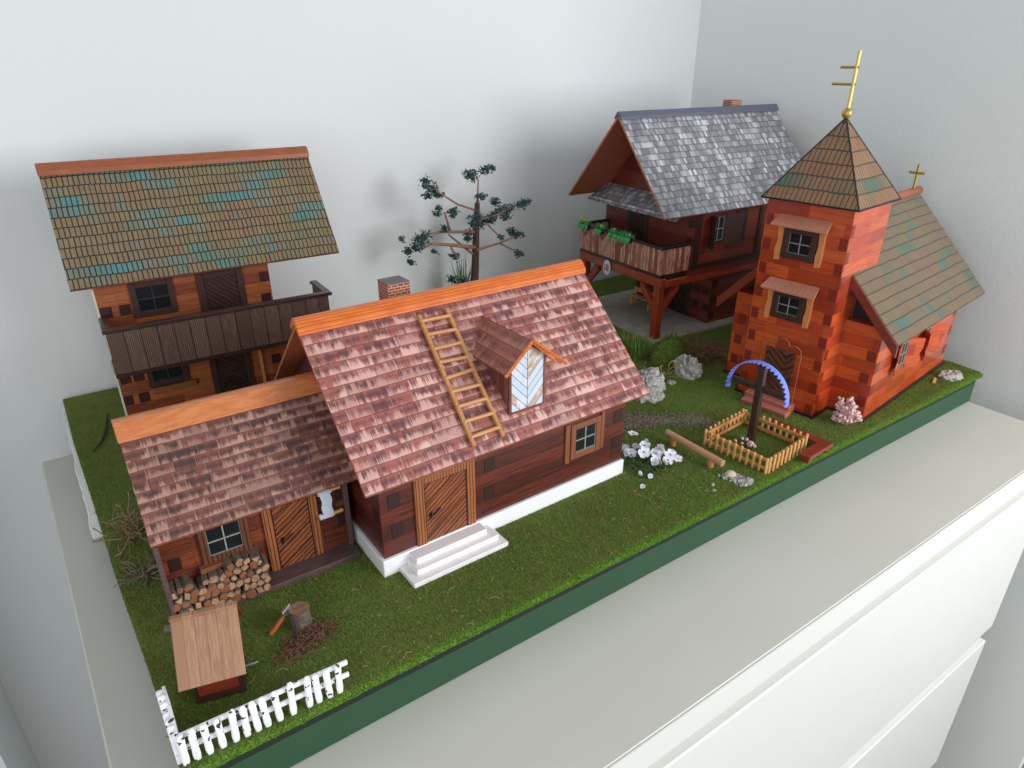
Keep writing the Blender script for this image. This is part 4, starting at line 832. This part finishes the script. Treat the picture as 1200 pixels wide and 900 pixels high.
# rabbit hutch
c = thing('hutch', 'small wooden animal hutch with pale plank roof in the front left corner', 'hutch', (.55, 8.95, .95), -14)
w = MB().box(-.34, .38, -.24, .45, .0, .8).prism([(-.35, .8), (.45, .8), (.1, 1.32)], -.34, .38, 0, lambda a, b, d: (d, a, b)); w.build('body', HUTB, c, .01)
MB().slab((-.47, -.52, .66), (.47, -.52, .66), (.47, .14, 1.45), (-.47, .14, 1.45), .035, 0, 1).slab((.47, .6, .85), (-.47, .6, .85), (-.47, .14, 1.45), (.47, .14, 1.45), .035, 0, 1).build('roof', [HUTR, REDBR], c, .006)
MB().box(-.48, .48, .1, .2, 1.42, 1.48).build('ridge_board', HUTR, c, .01); MB().box(-.28, .3, -.26, -.242, .18, .5).build('door', REDBR, c, .008); MB().tube([(.4, -.1, .4), (.62, -.1, .42)], .016, 6).build('latch', STEEL, c)
# white picket fence
c = thing('picket_fence', 'chipped white picket fence around the front left corner of the lawn', 'fence', (-.2, 7.88, .95), 0)
def picket(x, y, h, ax, th=.03):
    w_ = .053; P = [(-w_*.8, 0), (-w_, .12), (-w_*.85, h*.5), (-w_, h-.08), (-w_*.6, h-.015), (0, h), (w_*.6, h-.015), (w_, h-.08), (w_*.85, h*.5), (w_, .12), (w_*.8, 0)]
    tl = random.uniform(-.04, .04); T = (lambda a, b, d: (x+a+tl*b, y+d, b)) if ax == 0 else (lambda a, b, d: (x+d, y+a+tl*b, b))
    MB().prism(P, -th, th, 0, T).build('picket', PICK, c, .018)
for i, px in enumerate((0.02, .17, .34, .52, .70, .86, 1.02, 1.16, 1.34, 1.54, 1.79, 1.94, 2.11, 2.27)): picket(px, -.03-px*.035, .64+random.uniform(-.04, .04), 0)
for z in (.2, .46): 
    MB().hexa([(0, .02, z), (2.46, -.08, z), (2.46, -.03, z), (0, .07, z), (0, .02, z+.09), (2.46, -.08, z+.09), (2.46, -.03, z+.09), (0, .07, z+.09)]).build('rail', PICK, c, .012)
    MB().box(-.02, .03, .07, 1.05, z, z+.09).build('rail', PICK, c, .012)
for i in range(7): picket(-.04-.004*i, .06+.155*i, .58+random.uniform(-.03, .05), 1, .05)

# ------------------------------------------------------------------ tree
t = thing('bonsai_tree', 'sparse model pine tree with bare brown branches and dark green leaf tufts', 'tree', (12.1, 20.3, .95))
MB().tube([(-.05, 0, 0), (.22, 0, 1.23), (.3, 0, 2.2), (.37, .02, 3.2), (.45, 0, 4.5)], [.17, .15, .14, .12, .09], 9).build('trunk', BARK, t, 0, True)
BR = dict(a=[(12.55, 5.42), (12.61, 6.21)], b=[(12.5, 5.2), (12.31, 5.27), (11.68, 5.52), (11.17, 5.85), (10.86, 6.04), (10.66, 6.44)], c=[(12.42, 4.49), (12.11, 4.48), (11.3, 4.58), (10.64, 4.56), (10.38, 4.48)],
    d=[(12.41, 3.92), (12.27, 3.97), (11.28, 4.21), (10.6, 4.36), (10.21, 4.27)], e=[(12.36, 3.7), (12.26, 3.76), (11.43, 4.48)], f=[(11.63, 4.54), (11.49, 5.05), (11.43, 5.2)], g=[(11.28, 4.15), (11.47, 3.79)],
    h=[(12.42, 3.82), (12.48, 3.85), (13.35, 3.97), (14.02, 4.13)], i=[(13.35, 3.97), (13.94, 3.64), (14.17, 3.48)], j=[(12.6, 4.8), (12.78, 4.72), (13.39, 4.12)], k=[(12.54, 4.84), (13.29, 4.92), (14.02, 5.11), (14.58, 5.29)], l=[(12.26, 2.54), (11.56, 2.86)])
thick = dict(c=.07, d=.08, e=.065, h=.065)
for k, P in BR.items():
    y0 = dict(a=0, b=-.3, c=.35, d=-.3, e=.1, f=.35, g=-.3, h=-.2, i=-.2, j=-.3, k=.1, l=-.2)[k]; m = len(P)-1; r0 = thick.get(k, .04)
    MB().tube([(x-12.1, y0*(i/m)**.7 if k not in 'fgij' else y0, z-.95) for i, (x, z) in enumerate(P)], [r0*(1-.5*i/m) for i in range(m+1)], 6).build('branch', TWIG, t, 0, True)
FO = [(12.21, 6.44, 1), (12.45, 6.36, 1.1), (12.86, 6.53, 1.1), (13.06, 6.59, .8), (12.66, 5.67, .9), (11.04, 5.89, .9), (10.8, 6.11, 1), (10.69, 6.33, .9), (10.55, 6.21, .6), (10.54, 5.94, .7), (10.9, 5.5, .5), (10.9, 5.3, .5), (11.43, 5.23, .9), (11.5, 5.35, .7), (11.31, 4.7, .8),
      (10.22, 4.5, 1.2), (10.45, 4.53, 1.3), (10.05, 4.32, 1.2), (9.94, 4.11, .9), (9.69, 4.57, .5), (9.98, 3.75, .6), (10.71, 4.05, .4), (11.47, 3.79, .9), (14.02, 4.28, .9), (14.2, 4.2, .7), (14.32, 4.03, .8), (14.17, 3.48, .8), (14.35, 3.45, .5), (13.39, 4.18, .5), (12.4, 5.0, 1.3), (12.46, 4.7, 1.4), (12.30, 4.43, 1.0), (12.14, 4.29, .8),
      (12.68, 4.82, 1.2), (12.9, 4.78, 1.1), (13.1, 4.8, 1), (13.36, 4.89, 1.2), (13.65, 5.03, 1.3), (13.94, 5.06, 1.3), (14.28, 5.23, 1.1), (14.5, 5.29, 1), (13.22, 5.43, .8), (13.4, 5.35, .7), (13.6, 4.85, .8), (11.56, 2.86, 1.0), (11.75, 2.9, .9)]
mb = MB()
for x, z, sc_ in FO:
    yy = random.uniform(-.25, .25)
    for k in range(int(95*sc_)):
        p = Vector((random.gauss(x, .095*sc_)-12.1, yy+random.gauss(0, .09), random.gauss(z, .07*sc_)-.95)); d = Vector((random.uniform(-1, 1), random.uniform(-1, 1), random.uniform(-1, 1))).normalized(); e_ = d.orthogonal().normalized(); r_ = random.uniform(.04, .075)
        mb.face([p-d*r_, p+e_*r_*.6, p+d*r_, p-e_*r_*.6])
mb.build('foliage', LEAF, t)
